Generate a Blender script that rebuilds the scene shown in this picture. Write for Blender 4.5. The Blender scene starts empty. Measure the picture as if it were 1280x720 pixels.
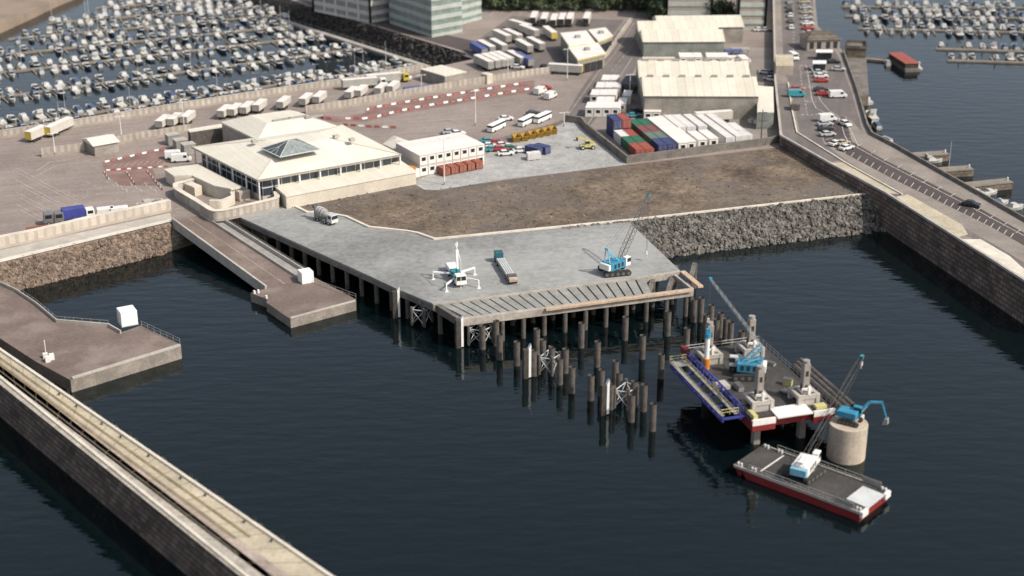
import bpy, bmesh, math, random
from mathutils import Vector, Matrix
R = math.radians
rnd = random.Random(7)
S = bpy.context.scene
COL = S.collection

# ------------------------------------------------------------------ camera
CAM_H, FPX, PITCH = 125.0, 1900.0, 22.3
cam = bpy.data.cameras.new('camera'); camo = bpy.data.objects.new('camera', cam)
COL.objects.link(camo); S.camera = camo
camo.location = (0, 0, CAM_H); camo.rotation_euler = (R(90 - PITCH), 0, 0)
cam.sensor_width = 36; cam.lens = 36 * FPX / 1280
cam.clip_start = 1; cam.clip_end = 6000
cam.dof.use_dof = True; cam.dof.focus_distance = 330; cam.dof.aperture_fstop = 0.046

# ------------------------------------------------------------------ sky, sun, exposure
SUN_EL, SUN_AZ = 45.0, 119.0           # azimuth clockwise from +Y (the view direction)
W = bpy.data.worlds.new('World'); S.world = W; W.use_nodes = True
nt = W.node_tree; bg = nt.nodes['Background']
sky = nt.nodes.new('ShaderNodeTexSky'); sky.sky_type = 'NISHITA'; sky.sun_disc = False
sky.sun_elevation = R(SUN_EL); sky.sun_rotation = R(SUN_AZ); sky.dust_density = 2.5
hs = nt.nodes.new('ShaderNodeHueSaturation'); hs.inputs['Saturation'].default_value = .58
nt.links.new(sky.outputs[0], hs.inputs['Color']); nt.links.new(hs.outputs[0], bg.inputs[0]); bg.inputs[1].default_value = 0.128
sd = bpy.data.lights.new('sun', 'SUN'); sd.energy = 3.35; sd.angle = R(0.5); sd.color = (1, .93, .83)
so = bpy.data.objects.new('sun', sd); COL.objects.link(so)
so.location = (0, 0, 400)
so.rotation_euler = Vector((-math.sin(R(SUN_AZ)) * math.cos(R(SUN_EL)), -math.cos(R(SUN_AZ)) * math.cos(R(SUN_EL)), -math.sin(R(SUN_EL)))).to_track_quat('-Z', 'Y').to_euler()
S.view_settings.view_transform = 'Standard'; S.view_settings.look = 'None'
S.view_settings.exposure = 0.35; S.view_settings.gamma = 1.0

# ------------------------------------------------------------------ helpers
_s, _c = math.sin(R(PITCH)), math.cos(R(PITCH))
def G(px, py, z=6.0):                    # where the photo's pixel meets the level z
    x = (px - 640) / FPX; y = (360 - py) / FPX
    d = Vector((x, _c + y * _s, -_s + y * _c))
    t = (z - CAM_H) / d.z
    return Vector((d.x * t, d.y * t, z))
def GP(pts, z=6.0): return [G(a, b, z) for a, b in pts]
def seg(a, b, z=6.0):
    p, q = G(*a, z), G(*b, z); d = q - p
    return p, q, math.atan2(d.y, d.x), d.xy.length
def lerp(a, b, t): return a + (b - a) * t

class MB:
    def __init__(s): s.v = []; s.f = []; s.m = []
    def add(s, vs, fs, mi=0):
        o = len(s.v); s.v += [tuple(p) for p in vs]
        for f in fs: s.f.append(tuple(i + o for i in f)); s.m.append(mi)
        return s
    def poly(s, pts, mi=0): return s.add(pts, [tuple(range(len(pts)))], mi)
    def hexa(s, b, t, mi=0):             # bottom 4, top 4 points
        return s.add(list(b) + list(t), [(3,2,1,0),(4,5,6,7),(0,1,5,4),(1,2,6,5),(2,3,7,6),(3,0,4,7)], mi)
    def box(s, x0, x1, y0, y1, z0, z1, mi=0):
        return s.hexa([(x0,y0,z0),(x1,y0,z0),(x1,y1,z0),(x0,y1,z0)], [(x0,y0,z1),(x1,y0,z1),(x1,y1,z1),(x0,y1,z1)], mi)
    def cbox(s, c, d, ang=0, mi=0):      # centre of base, size
        lx, ly, h = d; ca, sa = math.cos(ang), math.sin(ang)
        q = [(-lx/2,-ly/2),(lx/2,-ly/2),(lx/2,ly/2),(-lx/2,ly/2)]
        q = [(c[0]+a*ca-b*sa, c[1]+a*sa+b*ca) for a, b in q]
        return s.hexa([(a,b,c[2]) for a,b in q], [(a,b,c[2]+h) for a,b in q], mi)
    def prism(s, pts, z0, z1, mi=0, mt=None):
        n = len(pts); b = [(p[0],p[1],z0) for p in pts]; t = [(p[0],p[1],z1) for p in pts]
        s.add(b + t, [(i,(i+1)%n,n+(i+1)%n,n+i) for i in range(n)], mi)
        s.add(t, [tuple(range(n))], mi if mt is None else mt)
        return s.add(b, [tuple(reversed(range(n)))], mi)
    def beam(s, p, q, w, h=None, mi=0, up=(0,0,1)):
        p, q = Vector(p), Vector(q); h = w if h is None else h
        d = (q - p).normalized(); u = Vector(up)
        if abs(d.dot(u)) > .98: u = Vector((1,0,0))
        a = d.cross(u).normalized(); b = a.cross(d).normalized()
        a *= w/2; b *= h/2
        return s.hexa([p-a-b,p+a-b,p+a+b,p-a+b], [q-a-b,q+a-b,q+a+b,q-a+b], mi)
    def tube(s, p, q, r, n=8, r2=None, mi=0, cap=True):
        p, q = Vector(p), Vector(q); r2 = r if r2 is None else r2
        d = (q - p).normalized(); u = Vector((0,0,1)) if abs(d.z) < .95 else Vector((1,0,0))
        a = d.cross(u).normalized(); b = d.cross(a).normalized(); vs = []
        for c, rr in ((p, r), (q, r2)):
            for i in range(n):
                t = 2*math.pi*i/n; vs.append(c + a*math.cos(t)*rr + b*math.sin(t)*rr)
        fs = [(i,(i+1)%n,n+(i+1)%n,n+i) for i in range(n)]
        if cap: fs += [tuple(reversed(range(n))), tuple(range(n,2*n))]
        return s.add(vs, fs, mi)
    def path(s, pts, r, n=5, mi=0):
        for a, b in zip(pts, pts[1:]): s.tube(a, b, r, n, mi=mi)
        return s
    def wall(s, pts, z0, z1, w, mi=0, closed=False):     # a wall of even width along a polyline of (x,y)
        P = [Vector((p[0],p[1])) for p in pts]; n = len(P); L = []
        for i in range(n):
            a = P[i-1] if (i or closed) else None; b = P[(i+1)%n] if (i < n-1 or closed) else None
            d1 = (P[i]-a).normalized() if a is not None else (b-P[i]).normalized()
            d2 = (b-P[i]).normalized() if b is not None else d1
            nn = Vector((-(d1+d2).y,(d1+d2).x)).normalized(); k = w/2/max(.4, nn.dot(Vector((-d1.y,d1.x))))
            L.append((P[i]+nn*k, P[i]-nn*k))
        zf0 = z0 if callable(z0) else (lambda i: z0); zf1 = z1 if callable(z1) else (lambda i: z1)
        vs = []
        for i,(l,r) in enumerate(L): vs += [(l.x,l.y,zf0(i)),(r.x,r.y,zf0(i)),(r.x,r.y,zf1(i)),(l.x,l.y,zf1(i))]
        fs = []; m = n if closed else n-1
        for i in range(m):
            j = (i+1)%n
            for k in range(4): fs.append((i*4+k, i*4+(k+1)%4, j*4+(k+1)%4, j*4+k))
        if not closed: fs += [(0,1,2,3), ((n-1)*4+3,(n-1)*4+2,(n-1)*4+1,(n-1)*4)]
        return s.add(vs, fs, mi)
    def rock(s, c, r, flat=1.0, mi=0, rg=rnd):
        M = Matrix.Rotation(rg.uniform(0,6.28),3,'Z') @ Matrix.Rotation(rg.uniform(0,6.28),3,'X')
        sc = Vector((rg.uniform(.75,1.25),rg.uniform(.75,1.25),rg.uniform(.6,1)*flat))
        vs = [Vector(c) + (M @ Vector((v[0]*sc.x,v[1]*sc.y,v[2]*sc.z))) * r * rg.uniform(.82,1.12) for v in ICO]
        return s.add(vs, ICOF, mi)
    def build(s, name, mats, parent=None, world=False, bevel=0, smooth=False):
        me = bpy.data.meshes.new(name)
        vs = s.v
        if parent is not None and world:
            M = parent_matrix(parent).inverted(); vs = [M @ Vector(p) for p in vs]
        me.from_pydata([tuple(p) for p in vs], [], s.f)
        for m in (mats if isinstance(mats, (list,tuple)) else [mats]): me.materials.append(m)
        me.polygons.foreach_set('material_index', s.m)
        bm = bmesh.new(); bm.from_mesh(me); bmesh.ops.recalc_face_normals(bm, faces=bm.faces); bm.to_mesh(me); bm.free()
        if smooth: me.shade_smooth()
        o = bpy.data.objects.new(name, me); COL.objects.link(o)
        if parent is not None: o.parent = parent
        if bevel:
            b = o.modifiers.new('bevel','BEVEL'); b.width = bevel; b.segments = 2; b.limit_method = 'ANGLE'
        return o
def parent_matrix(o):
    m = Matrix.Translation(o.location) @ o.rotation_euler.to_matrix().to_4x4()
    return parent_matrix(o.parent) @ m if o.parent else m
_g = (1+5**.5)/2
ICO = [Vector(v).normalized() for v in [(-1,_g,0),(1,_g,0),(-1,-_g,0),(1,-_g,0),(0,-1,_g),(0,1,_g),(0,-1,-_g),(0,1,-_g),(_g,0,-1),(_g,0,1),(-_g,0,-1),(-_g,0,1)]]
ICOF = [(0,11,5),(0,5,1),(0,1,7),(0,7,10),(0,10,11),(1,5,9),(5,11,4),(11,10,2),(10,7,6),(7,1,8),(3,9,4),(3,4,2),(3,2,6),(3,6,8),(3,8,9),(4,9,5),(2,4,11),(6,2,10),(8,6,7),(9,8,1)]

def tag(o, label=None, cat=None, group=None, kind=None):
    if label: o['label'] = label
    if cat: o['category'] = cat
    if group: o['group'] = group
    if kind: o['kind'] = kind
    return o
def thing(name, label, cat, loc=(0,0,0), rz=0.0, group=None):
    o = bpy.data.objects.new(name, None); COL.objects.link(o)
    o.location = loc; o.rotation_euler = (0,0,rz); o.empty_display_size = .5
    return tag(o, label, cat, group, 'thing')
def kids(o):
    return [c for c in o.children]
def copy_tree(o, parent=None):
    c = o.copy(); COL.objects.link(c)
    if parent is not None: c.parent = parent
    for k in kids(o): copy_tree(k, c)
    return c
def dup(o, loc, rz, label=None, scale=None):
    c = copy_tree(o); c.location = loc; c.rotation_euler = (0,0,rz)
    if label: c['label'] = label
    if scale: c.scale = (scale,)*3
    return c
class Stock:                              # first placing uses the model itself, the later ones copies
    def __init__(s, root): s.root = root; s.used = False
    def put(s, loc, rz, label, scale=None, group=None):
        if s.used: o = copy_tree(s.root)
        else: o = s.root; s.used = True
        o.location = loc; o.rotation_euler = (0,0,rz); o['label'] = label
        if scale: o.scale = (scale,)*3
        if group: o['group'] = group
        return o
ORD = ['first','second','third','fourth','fifth','sixth','seventh','eighth','ninth','tenth','eleventh','twelfth','thirteenth','fourteenth','fifteenth','sixteenth','seventeenth','eighteenth','nineteenth','twentieth']
def ordn(i):                              # 0-based
    if i < 20: return ORD[i]
    if i == 29: return 'thirtieth'
    t = {2:'twenty',3:'thirty',4:'forty',5:'fifty',6:'sixty',7:'seventy'}[(i+1)//10]
    return t + '-' + ORD[(i+1)%10-1] if (i+1)%10 else {2:'twentieth',3:'thirtieth',4:'fortieth',5:'fiftieth',6:'sixtieth',7:'seventieth'}[(i+1)//10]

# ------------------------------------------------------------------ materials
def srgb(r, g, b): return tuple(((c/255)/12.92 if c/255 <= .04045 else ((c/255+.055)/1.055)**2.4) for c in (r,g,b))
def mat(name, col, rough=.7, var=.15, scale=.6, fine=6.0, bump=0.0, metal=0.0, col2=None, detail=6.0, stain=None, spec=.5, streak=None):
    """base colour broken up by two sizes of noise, plus optional wear colour and bump"""
    m = bpy.data.materials.new(name); m.use_nodes = True; t = m.node_tree; N = t.nodes; L = t.links
    b = N['Principled BSDF']; b.inputs['Roughness'].default_value = rough; b.inputs['Metallic'].default_value = metal
    b.inputs['Specular IOR Level'].default_value = spec
    tc = N.new('ShaderNodeTexCoord')
    n1 = N.new('ShaderNodeTexNoise'); n1.inputs['Scale'].default_value = scale; n1.inputs['Detail'].default_value = detail; n1.inputs['Roughness'].default_value = .6
    n2 = N.new('ShaderNodeTexNoise'); n2.inputs['Scale'].default_value = fine; n2.inputs['Detail'].default_value = 3
    L.new(tc.outputs['Object'], n1.inputs['Vector']); L.new(tc.outputs['Object'], n2.inputs['Vector'])
    r = N.new('ShaderNodeValToRGB')
    lo = tuple(max(0, c*(1-var*1.6)) for c in col); hi = tuple(min(1, c*(1+var*1.2)) for c in col)
    r.color_ramp.elements[0].position = .3; r.color_ramp.elements[1].position = .7
    r.color_ramp.elements[0].color = (*lo,1); r.color_ramp.elements[1].color = (*(col2 or hi),1)
    L.new(n1.outputs['Fac'], r.inputs[0])
    mx = N.new('ShaderNodeMix'); mx.data_type = 'RGBA'; mx.blend_type = 'MULTIPLY'; mx.inputs[0].default_value = 1
    r2 = N.new('ShaderNodeValToRGB'); a = 1-var
    r2.color_ramp.elements[0].position = .35; r2.color_ramp.elements[1].position = .65
    r2.color_ramp.elements[0].color = (a,a,a,1); r2.color_ramp.elements[1].color = (1+var*.5,)*3+(1,)
    L.new(n2.outputs['Fac'], r2.inputs[0]); L.new(r.outputs[0], mx.inputs[6]); L.new(r2.outputs[0], mx.inputs[7])
    out = mx.outputs[2]
    if stain:                              # (colour, scale, threshold, strength)
        n3 = N.new('ShaderNodeTexNoise'); n3.inputs['Scale'].default_value = stain[1]; n3.inputs['Detail'].default_value = 8; n3.inputs['Roughness'].default_value = .7
        L.new(tc.outputs['Object'], n3.inputs['Vector'])
        r3 = N.new('ShaderNodeValToRGB'); r3.color_ramp.elements[0].position = stain[2]; r3.color_ramp.elements[1].position = min(1, stain[2]+.14)
        r3.color_ramp.elements[0].color = (0,0,0,1); r3.color_ramp.elements[1].color = (stain[3],)*3+(1,)
        L.new(n3.outputs['Fac'], r3.inputs[0])
        m3 = N.new('ShaderNodeMix'); m3.data_type = 'RGBA'; L.new(r3.outputs[0], m3.inputs[0]); L.new(out, m3.inputs[6]); m3.inputs[7].default_value = (*stain[0],1)
        out = m3.outputs[2]
    if streak:                             # (angle in degrees, strength): tyre tracks and drag marks
        mp = N.new('ShaderNodeMapping'); mp.vector_type = 'TEXTURE'; mp.inputs['Rotation'].default_value = (0,0,R(streak[0])); mp.inputs['Scale'].default_value = (60, 1.6, 1)
        L.new(tc.outputs['Object'], mp.inputs[0]); n4 = N.new('ShaderNodeTexNoise'); n4.inputs['Scale'].default_value = 1; n4.inputs['Detail'].default_value = 5; L.new(mp.outputs[0], n4.inputs['Vector'])
        r4 = N.new('ShaderNodeMapRange'); r4.inputs['From Min'].default_value = .35; r4.inputs['From Max'].default_value = .65; r4.inputs['To Min'].default_value = 1-streak[1]; r4.inputs['To Max'].default_value = 1+streak[1]*.6
        L.new(n4.outputs['Fac'], r4.inputs['Value']); sc4 = N.new('ShaderNodeVectorMath'); sc4.operation = 'SCALE'; L.new(out, sc4.inputs[0]); L.new(r4.outputs[0], sc4.inputs['Scale']); out = sc4.outputs[0]
    L.new(out, b.inputs['Base Color'])
    if bump:
        bp = N.new('ShaderNodeBump'); bp.inputs['Strength'].default_value = min(1, bump); bp.inputs['Distance'].default_value = .1
        L.new(n2.outputs['Fac'], bp.inputs['Height']); L.new(bp.outputs[0], b.inputs['Normal'])
    return m
def stone_mat(name, c1, c2, mortar, bw, bh, scale=1.0, c_lo=.62, rough=.85, var=.25, sign='ADD', mortar_w=.07):
    """coursed masonry: brick texture laid along the wall"""
    m = mat(name, c1, rough, var, .25, 3.0, .6, col2=c2); t = m.node_tree; N = t.nodes; L = t.links; b = N['Principled BSDF']
    src = b.inputs['Base Color'].links[0].from_socket
    tc = N.new('ShaderNodeTexCoord'); sp = N.new('ShaderNodeSeparateXYZ'); L.new(tc.outputs['Object'], sp.inputs[0])
    ad = N.new('ShaderNodeMath'); ad.operation = sign; L.new(sp.outputs[0], ad.inputs[0]); L.new(sp.outputs[1], ad.inputs[1])
    cb = N.new('ShaderNodeCombineXYZ'); L.new(ad.outputs[0], cb.inputs[0]); L.new(sp.outputs[2], cb.inputs[1])
    br = N.new('ShaderNodeTexBrick'); L.new(cb.outputs[0], br.inputs['Vector'])
    br.inputs['Scale'].default_value = scale; br.inputs['Brick Width'].default_value = bw; br.inputs['Row Height'].default_value = bh
    br.inputs['Mortar Size'].default_value = mortar_w*bh; br.inputs['Mortar'].default_value = (*mortar,1)
    br.inputs['Color1'].default_value = (c_lo,c_lo,c_lo,1); br.inputs['Color2'].default_value = (1.1,1.08,1.05,1)
    mx = N.new('ShaderNodeMix'); mx.data_type = 'RGBA'; mx.blend_type = 'MULTIPLY'; mx.inputs[0].default_value = 1
    L.new(src, mx.inputs[6]); L.new(br.outputs['Color'], mx.inputs[7]); L.new(mx.outputs[2], b.inputs['Base Color'])
    return m
def water_mat():
    m = bpy.data.materials.new('sea_water'); m.use_nodes = True; t = m.node_tree; N = t.nodes; L = t.links; b = N['Principled BSDF']
    b.inputs['Base Color'].default_value = (.0018,.0052,.0062,1); b.inputs['Roughness'].default_value = .035
    b.inputs['IOR'].default_value = 1.41; b.inputs['Specular IOR Level'].default_value = .5; b.inputs['Specular Tint'].default_value = (.84,.98,.95,1)
    tc = N.new('ShaderNodeTexCoord'); last = None
    for sc, st, ds, ro, sx in ((.10,.22,.22,.5,.45),(.38,.60,.17,.5,.36),(1.5,.3,.025,.5,.55)):
        mp = N.new('ShaderNodeMapping'); mp.inputs['Scale'].default_value = (sx,1,1); mp.inputs['Rotation'].default_value = (0,0,R(-14))
        L.new(tc.outputs['Object'], mp.inputs[0])
        n = N.new('ShaderNodeTexNoise'); n.inputs['Scale'].default_value = sc; n.inputs['Detail'].default_value = 3; n.inputs['Roughness'].default_value = ro
        L.new(mp.outputs[0], n.inputs['Vector'])
        bp = N.new('ShaderNodeBump'); bp.inputs['Strength'].default_value = st; bp.inputs['Distance'].default_value = ds
        L.new(n.outputs['Fac'], bp.inputs['Height'])
        if last: L.new(last.outputs[0], bp.inputs['Normal'])
        last = bp
    # wind patches: calmer and rougher water
    n = N.new('ShaderNodeTexNoise'); n.inputs['Scale'].default_value = .012; n.inputs['Detail'].default_value = 4
    mp = N.new('ShaderNodeMapping'); mp.inputs['Scale'].default_value = (.5,1.3,1); L.new(tc.outputs['Object'], mp.inputs[0]); L.new(mp.outputs[0], n.inputs['Vector'])
    mr = N.new('ShaderNodeMapRange'); mr.inputs['From Min'].default_value = .35; mr.inputs['From Max'].default_value = .68; mr.inputs['To Min'].default_value = .01; mr.inputs['To Max'].default_value = .07
    L.new(n.outputs['Fac'], mr.inputs['Value']); L.new(mr.outputs[0], b.inputs['Roughness'])
    L.new(last.outputs[0], b.inputs['Normal'])
    return m
M = {}
M['water'] = water_mat()
M['apron'] = mat('apron_asphalt', (.268,.22,.192), .9, .13, .05, 1.6, .2, stain=((.165,.132,.115), .018, .52, .6), streak=(14, .10))
M['asphalt'] = mat('dark_asphalt', (.15,.128,.118), .9, .14, .08, 2.0, .2, stain=((.22,.19,.17), .05, .58, .5), streak=(75, .12))
M['parking'] = mat('parking_asphalt', (.072,.055,.052), .9, .15, .1, 2.5, .2)
M['pier_pave'] = mat('pier_paving', (.25,.215,.185), .9, .14, .12, 2.0, .2, stain=((.17,.145,.125), .05, .55, .6))
M['sand_pave'] = mat('pale_paving', (.46,.40,.29), .9, .16, .15, 1.5, .2, stain=((.30,.26,.19), .12, .55, .7))
M['concrete'] = mat('concrete', (.42,.385,.34), .85, .14, .25, 3.0, .2, stain=((.25,.22,.19), .12, .58, .5))
M['pale_concrete'] = mat('pale_concrete', (.62,.56,.47), .85, .12, .25, 3.0, .2, stain=((.42,.37,.30), .15, .6, .5))
M['deck_concrete'] = mat('deck_concrete', (.25,.25,.236), .8, .2, .045, .9, .1, stain=((.33,.33,.315), .035, .50, .7), streak=(8, .05))
M['dark_concrete'] = mat('weathered_and_shaded_concrete', (.17,.15,.13), .9, .25, .3, 3.0, .3)
M['pad'] = mat('grey_hardcore', (.34,.335,.32), .95, .16, .25, 1.3, .4)
M['white_line'] = mat('white_road_paint', (.62,.59,.53), .8, .2, .8, 5.0)
M['faded_line'] = mat('faded_road_paint', (.40,.345,.30), .9, .25, .5, 4.0)
M['red_paint'] = mat('faded_red_surface', (.225,.14,.12), .9, .2, .2, 3.0)
M['red_line'] = mat('red_road_paint', (.42,.10,.08), .8, .15, .5, 4.0)
M['stone_dark'] = stone_mat('dark_stone_wall', (.20,.148,.122), (.285,.215,.178), (.3,.28,.26), 2.6, 1.05, c_lo=.45, sign='SUBTRACT', mortar_w=.13)
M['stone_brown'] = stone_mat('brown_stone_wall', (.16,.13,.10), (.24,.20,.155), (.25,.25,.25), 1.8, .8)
M['gravel'] = mat('rubble_fill', (.165,.118,.083), .95, .38, .09, .9, 1.0, col2=(.235,.175,.12), stain=((.115,.098,.086), .035, .47, .85))
M['rock_grey'] = mat('grey_armour_rock', (.105,.096,.083), .9, .4, .5, 2.0, .5, col2=(.225,.207,.18))
M['rock_red'] = mat('red_pitching_stone', (.165,.118,.09), .9, .4, .8, 3.0, .5, col2=(.30,.22,.165))
M['rock_black'] = mat('dark_rock_and_gap_shade', (.06,.05,.044), .8, .35, .3, 1.5, .5)
M['sand'] = mat('tan_ground', (.26,.20,.15), .95, .15, .1, 1.0)
# ================================================================== the setting
LZ, DZ, PZ = 6.0, 6.0, 8.7
def structure(o): o['kind'] = 'structure'; return o
def sheet(name, pts, m, z, off): # flush surface laid a little above the one below
    return structure(MB().poly([(p.x, p.y, z + off) for p in GP(pts, z)]).build(name, m))
def strip_line(mb, pts, z, off, w, dash=None):   # painted line(s) along pixel points
    P = GP(pts, z)
    for a, b in zip(P, P[1:]):
        d = (b - a); L = d.length
        if L < .05: continue
        d /= L; n = Vector((-d.y, d.x, 0)) * w / 2
        runs = [(0, L)] if not dash else [(k * sum(dash), min(L, k * sum(dash) + dash[0])) for k in range(int(L / sum(dash)) + 1)]
        for s0, s1 in runs:
            if s1 - s0 < .05: continue
            p, q = a + d * s0, a + d * s1
            mb.poly([(v.x, v.y, z + off) for v in (p - n, q - n, q + n, p + n)])

structure(MB().poly([(-2500,-200,0),(2500,-200,0),(2500,4000,0),(-2500,4000,0)]).build('water', M['water']))

land = [(-60,342),(215,276),(262,268),(300,268),(382,267),(432,272),(460,285),(508,290),(543,300),(785,276),(1085,243),(1010,185),(985,100),(985,0),(985,-110),
        (200,-110),(290,-30),(385,8),(600,72),(548,83),(530,86),(422,107),(340,119),(225,136),(90,158),(-60,181),(-60,342)][:-1]
structure(MB().prism(GP(land), -3, LZ).build('ground', [M['apron']]))
# far corner of the marina
structure(MB().prism(GP([(-90,72),(45,11),(70,-1),(100,-13),(140,-60),(-90,-60)], 3), -3, 3).build('far_quay_ground', M['sand']))

# rock embankment between marina and road
rb = MB()
top = GP([(290,-30),(385,8),(600,72)], LZ); bot = GP([(262,-14),(350,17),(546,82)], 0)
for i in range(2):
    rb.poly([bot[i], bot[i+1], top[i+1], top[i]])
structure(rb.build('rock_embankment', M['rock_black']))
sheet('embankment_road', [(300,-30),(392,8),(604,71),(640,62),(560,44),(470,22),(400,4),(340,-30)], M['parking'], LZ, .01)

# pier on the right
pier = [(966,-110),(966,0),(968,100),(975,171),(1035,205),(1105,242),(1235,324),(1310,372),(1310,294),(1235,251),(1120,185),(1090,170),(1085,160),(1055,65),(1022,32),(1019,0),(1016,-110)]
structure(MB().prism(GP(pier, PZ), -3, PZ, 0, 1).build('pier_ground', [M['stone_dark'], M['pier_pave']]))
lq = [(1056,84),(1062,66),(1083,72),(1086,118),(1074,120)]
structure(MB().prism(GP(lq, 3.5), -3, 3.5, 0, 1).build('lower_quay', [M['stone_brown'], M['dark_concrete']]))
sheet('pier_road', [(974,-60),(1014,-60),(1017,32),(1048,70),(1066,120),(1078,165),(1064,150),(1022,144),(1023,160),(1030,179),(1060,202),(1110,232),(1240,304),(1300,340),(1310,352),(1290,340),(1222,302),(1100,236),(1052,200),(1000,168),(995,142),(988,106),(980,92),(976,0)], M['asphalt'], PZ, .008)
sheet('car_park', [(1023,145),(1056,146),(1065,177),(1102,198),(1215,255),(1300,302),(1300,318),(1236,282),(1117,224),(1040,183),(1031,177)], M['parking'], PZ, .02)
sheet('pale_promenade', [(1035,204),(1055,203),(1127,243),(1105,241)], M['sand_pave'], PZ, .016)
sheet('worn_promenade', [(1120,246),(1135,243),(1203,281),(1210,293),(1196,297)], M['sand_pave'], PZ, .016)
sheet('end_paving', [(1199,299),(1226,299),(1262,320),(1290,345),(1285,352),(1236,322)], M['pale_concrete'], PZ, .016)
sheet('promenade', [(970,105),(985,104),(990,138),(995,165),(1052,200),(1037,203),(1005,185),(979,170)], M['asphalt'], PZ, .016)

ml = MB()
for k in range(27):                       # bays along the town side of the car park
    t = k / 26; x = lerp(1046, 1262, t); y = lerp(186.5, 296, t)
    strip_line(ml, [(x + 1, y + 1), (x + 5, y - 4.4)], PZ, .03, .19)
strip_line(ml, [(1049,146),(1056,170),(1062,179),(1105,203),(1212,258),(1290,300)], PZ, .03, .22)
for k in range(13):
    t = k / 12; x = lerp(1072, 1270, t); y = lerp(183, 291, t)
    strip_line(ml, [(x, y), (x + 6, y - 4)], PZ, .03, .2)
for k in range(7):
    strip_line(ml, [(1027 + k*.9, 154 + k*4.2), (1038 + k*.6, 151.5 + k*4.2)], PZ, .03, .22)
for k in range(7): strip_line(ml, [(1051 + k*2, 148 + k*5), (1056 + k*1.7, 148 + k*5)], PZ, .03, .18)
strip_line(ml, [(1000,84),(1002,104),(1006,125),(1009,142)], PZ, .03, .2, (2, 2))
strip_line(ml, [(1008,82),(1011,100),(1015,125),(1020,135),(1035,143)], PZ, .03, .22)
strip_line(ml, [(1020,110),(1025,125),(1036,138),(1046,144),(1050,152)], PZ, .03, .22)
for a, b in (((1001,91),(1018,90)),((1005,110),(1016,109)),((1002,143.5),(1022,143.5)),((1034,143.5),(1042,143.5)),((1008,127),(1020,127)),((1001,82),(1014,82))):
    strip_line(ml, [a, b], PZ, .03, .7, (.6, .7))
strip_line(ml, [(992,-20),(992,70)], PZ, .03, .2, (2, 3)); strip_line(ml, [(1003,-20),(1004,60)], PZ, .03, .2)
strip_line(ml, [(1057,146),(1062,160),(1073,183)], PZ, .03, .2)
M['worn_line'] = mat('worn_road_paint', (.47,.44,.39), .85, .25, .6, 4.0)
structure(ml.build('pier_markings', M['worn_line']))

# breakwater at the lower left
bz = 8.7
edgeN = GP([(-120,355),(-20,423.4),(45,468),(415,722),(560,821.5)], bz)
edgeF = GP([(-120,376),(-20,456.5),(45,509),(305,719),(430,820)], bz)
bw = [*edgeN, *reversed(edgeF)]
structure(MB().prism(bw, -3, bz, 0, 1).build('breakwater', [M['stone_dark'], M['sand_pave']]))
def along(t0, t1, f, z, off, w, name, m, dash=None):
    mb = MB(); n = 24; P = []
    N_, F_ = edgeN[2:4], edgeF[2:4]
    A = N_[0].lerp(F_[0], f); B = N_[1].lerp(F_[1], f); d = (B - A)
    p, q = A + d * t0, A + d * t1; nn = Vector((-d.y, d.x, 0)).normalized() * w / 2
    mb.poly([(v.x, v.y, z + off) for v in (p - nn, q - nn, q + nn, p + nn)])
    return structure(mb.build(name, m))
M['sand_band'] = mat('pinkish_paving', (.37,.30,.255), .9, .18, .2, 2.0, .3, stain=((.26,.21,.18), .15, .5, .7))
M['grey_band'] = mat('grey_worn_paving', (.40,.36,.30), .9, .18, .25, 2.0, .3, stain=((.22,.19,.16), .2, .5, .7))
M['groove'] = mat('dark_groove', (.10,.085,.06), .95, .25, .4, 3.0)
M['tan_groove'] = mat('tan_rail_groove', (.22,.17,.09), .95, .25, .4, 3.0)
along(-.6, 1.25, .63, bz, .01, 2.6, 'brown_paving_band', M['sand_band'])
along(-.6, 1.25, .87, bz, .01, 3.4, 'grey_paving_band', M['grey_band'])
along(-.6, .83, .30, bz, .016, .55, 'rail_groove', M['tan_groove'])
along(-.6, .83, .52, bz, .016, .55, 'rail_groove', M['tan_groove'])
along(-.6, .9, .745, bz, .02, .3, 'rail_groove', M['groove'])
along(-.6, 1.25, .955, bz, .02, .35, 'edge_groove', M['groove'])

jm = MB(); N_, F_ = edgeN[2:4], edgeF[2:4]; dl_ = N_[1] - N_[0]; nj = int(dl_.length / 5)
for k in range(-12, nj + 6):              # slab joints across the breakwater
    t = k / nj; p, q = N_[0].lerp(N_[1], t).lerp(F_[0].lerp(F_[1], t), .04), N_[0].lerp(N_[1], t).lerp(F_[0].lerp(F_[1], t), .74 if k % 2 else .94)
    e = dl_.normalized() * .06; jm.poly([(v.x, v.y, bz + .03) for v in (p - e, q - e, q + e, p + e)])
structure(jm.build('paving_joints', M['tan_groove']))
# revetments: sloping bed and loose stone
def slope(topP, botP, name, m):
    mb = MB()
    for i in range(len(topP) - 1): mb.poly([botP[i], botP[i+1], topP[i+1], topP[i]])
    return structure(mb.build(name, m))
rt = GP([(700,285),(785,276),(1085,243)], LZ); rb_ = GP([(762,329),(838,320),(1112,287)], 0)
slope(rt, [p + Vector((0,0,-.3)) for p in rb_], 'rock_slope_bed', M['rock_black'])  # black bed: shade in the gaps between rocks, put into the colour
lt = GP([(-60,343),(215,277)], LZ - .35); lb = GP([(-60,383),(208,316)], 0)
slope(lt, [p + Vector((0,0,-.3)) for p in lb], 'pitched_slope_bed', M['rock_red'])
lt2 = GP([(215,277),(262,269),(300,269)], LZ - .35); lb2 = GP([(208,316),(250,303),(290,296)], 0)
slope(lt2, [p + Vector((0,0,-.3)) for p in lb2], 'shadowed_slope_bed', M['stone_brown'])
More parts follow.
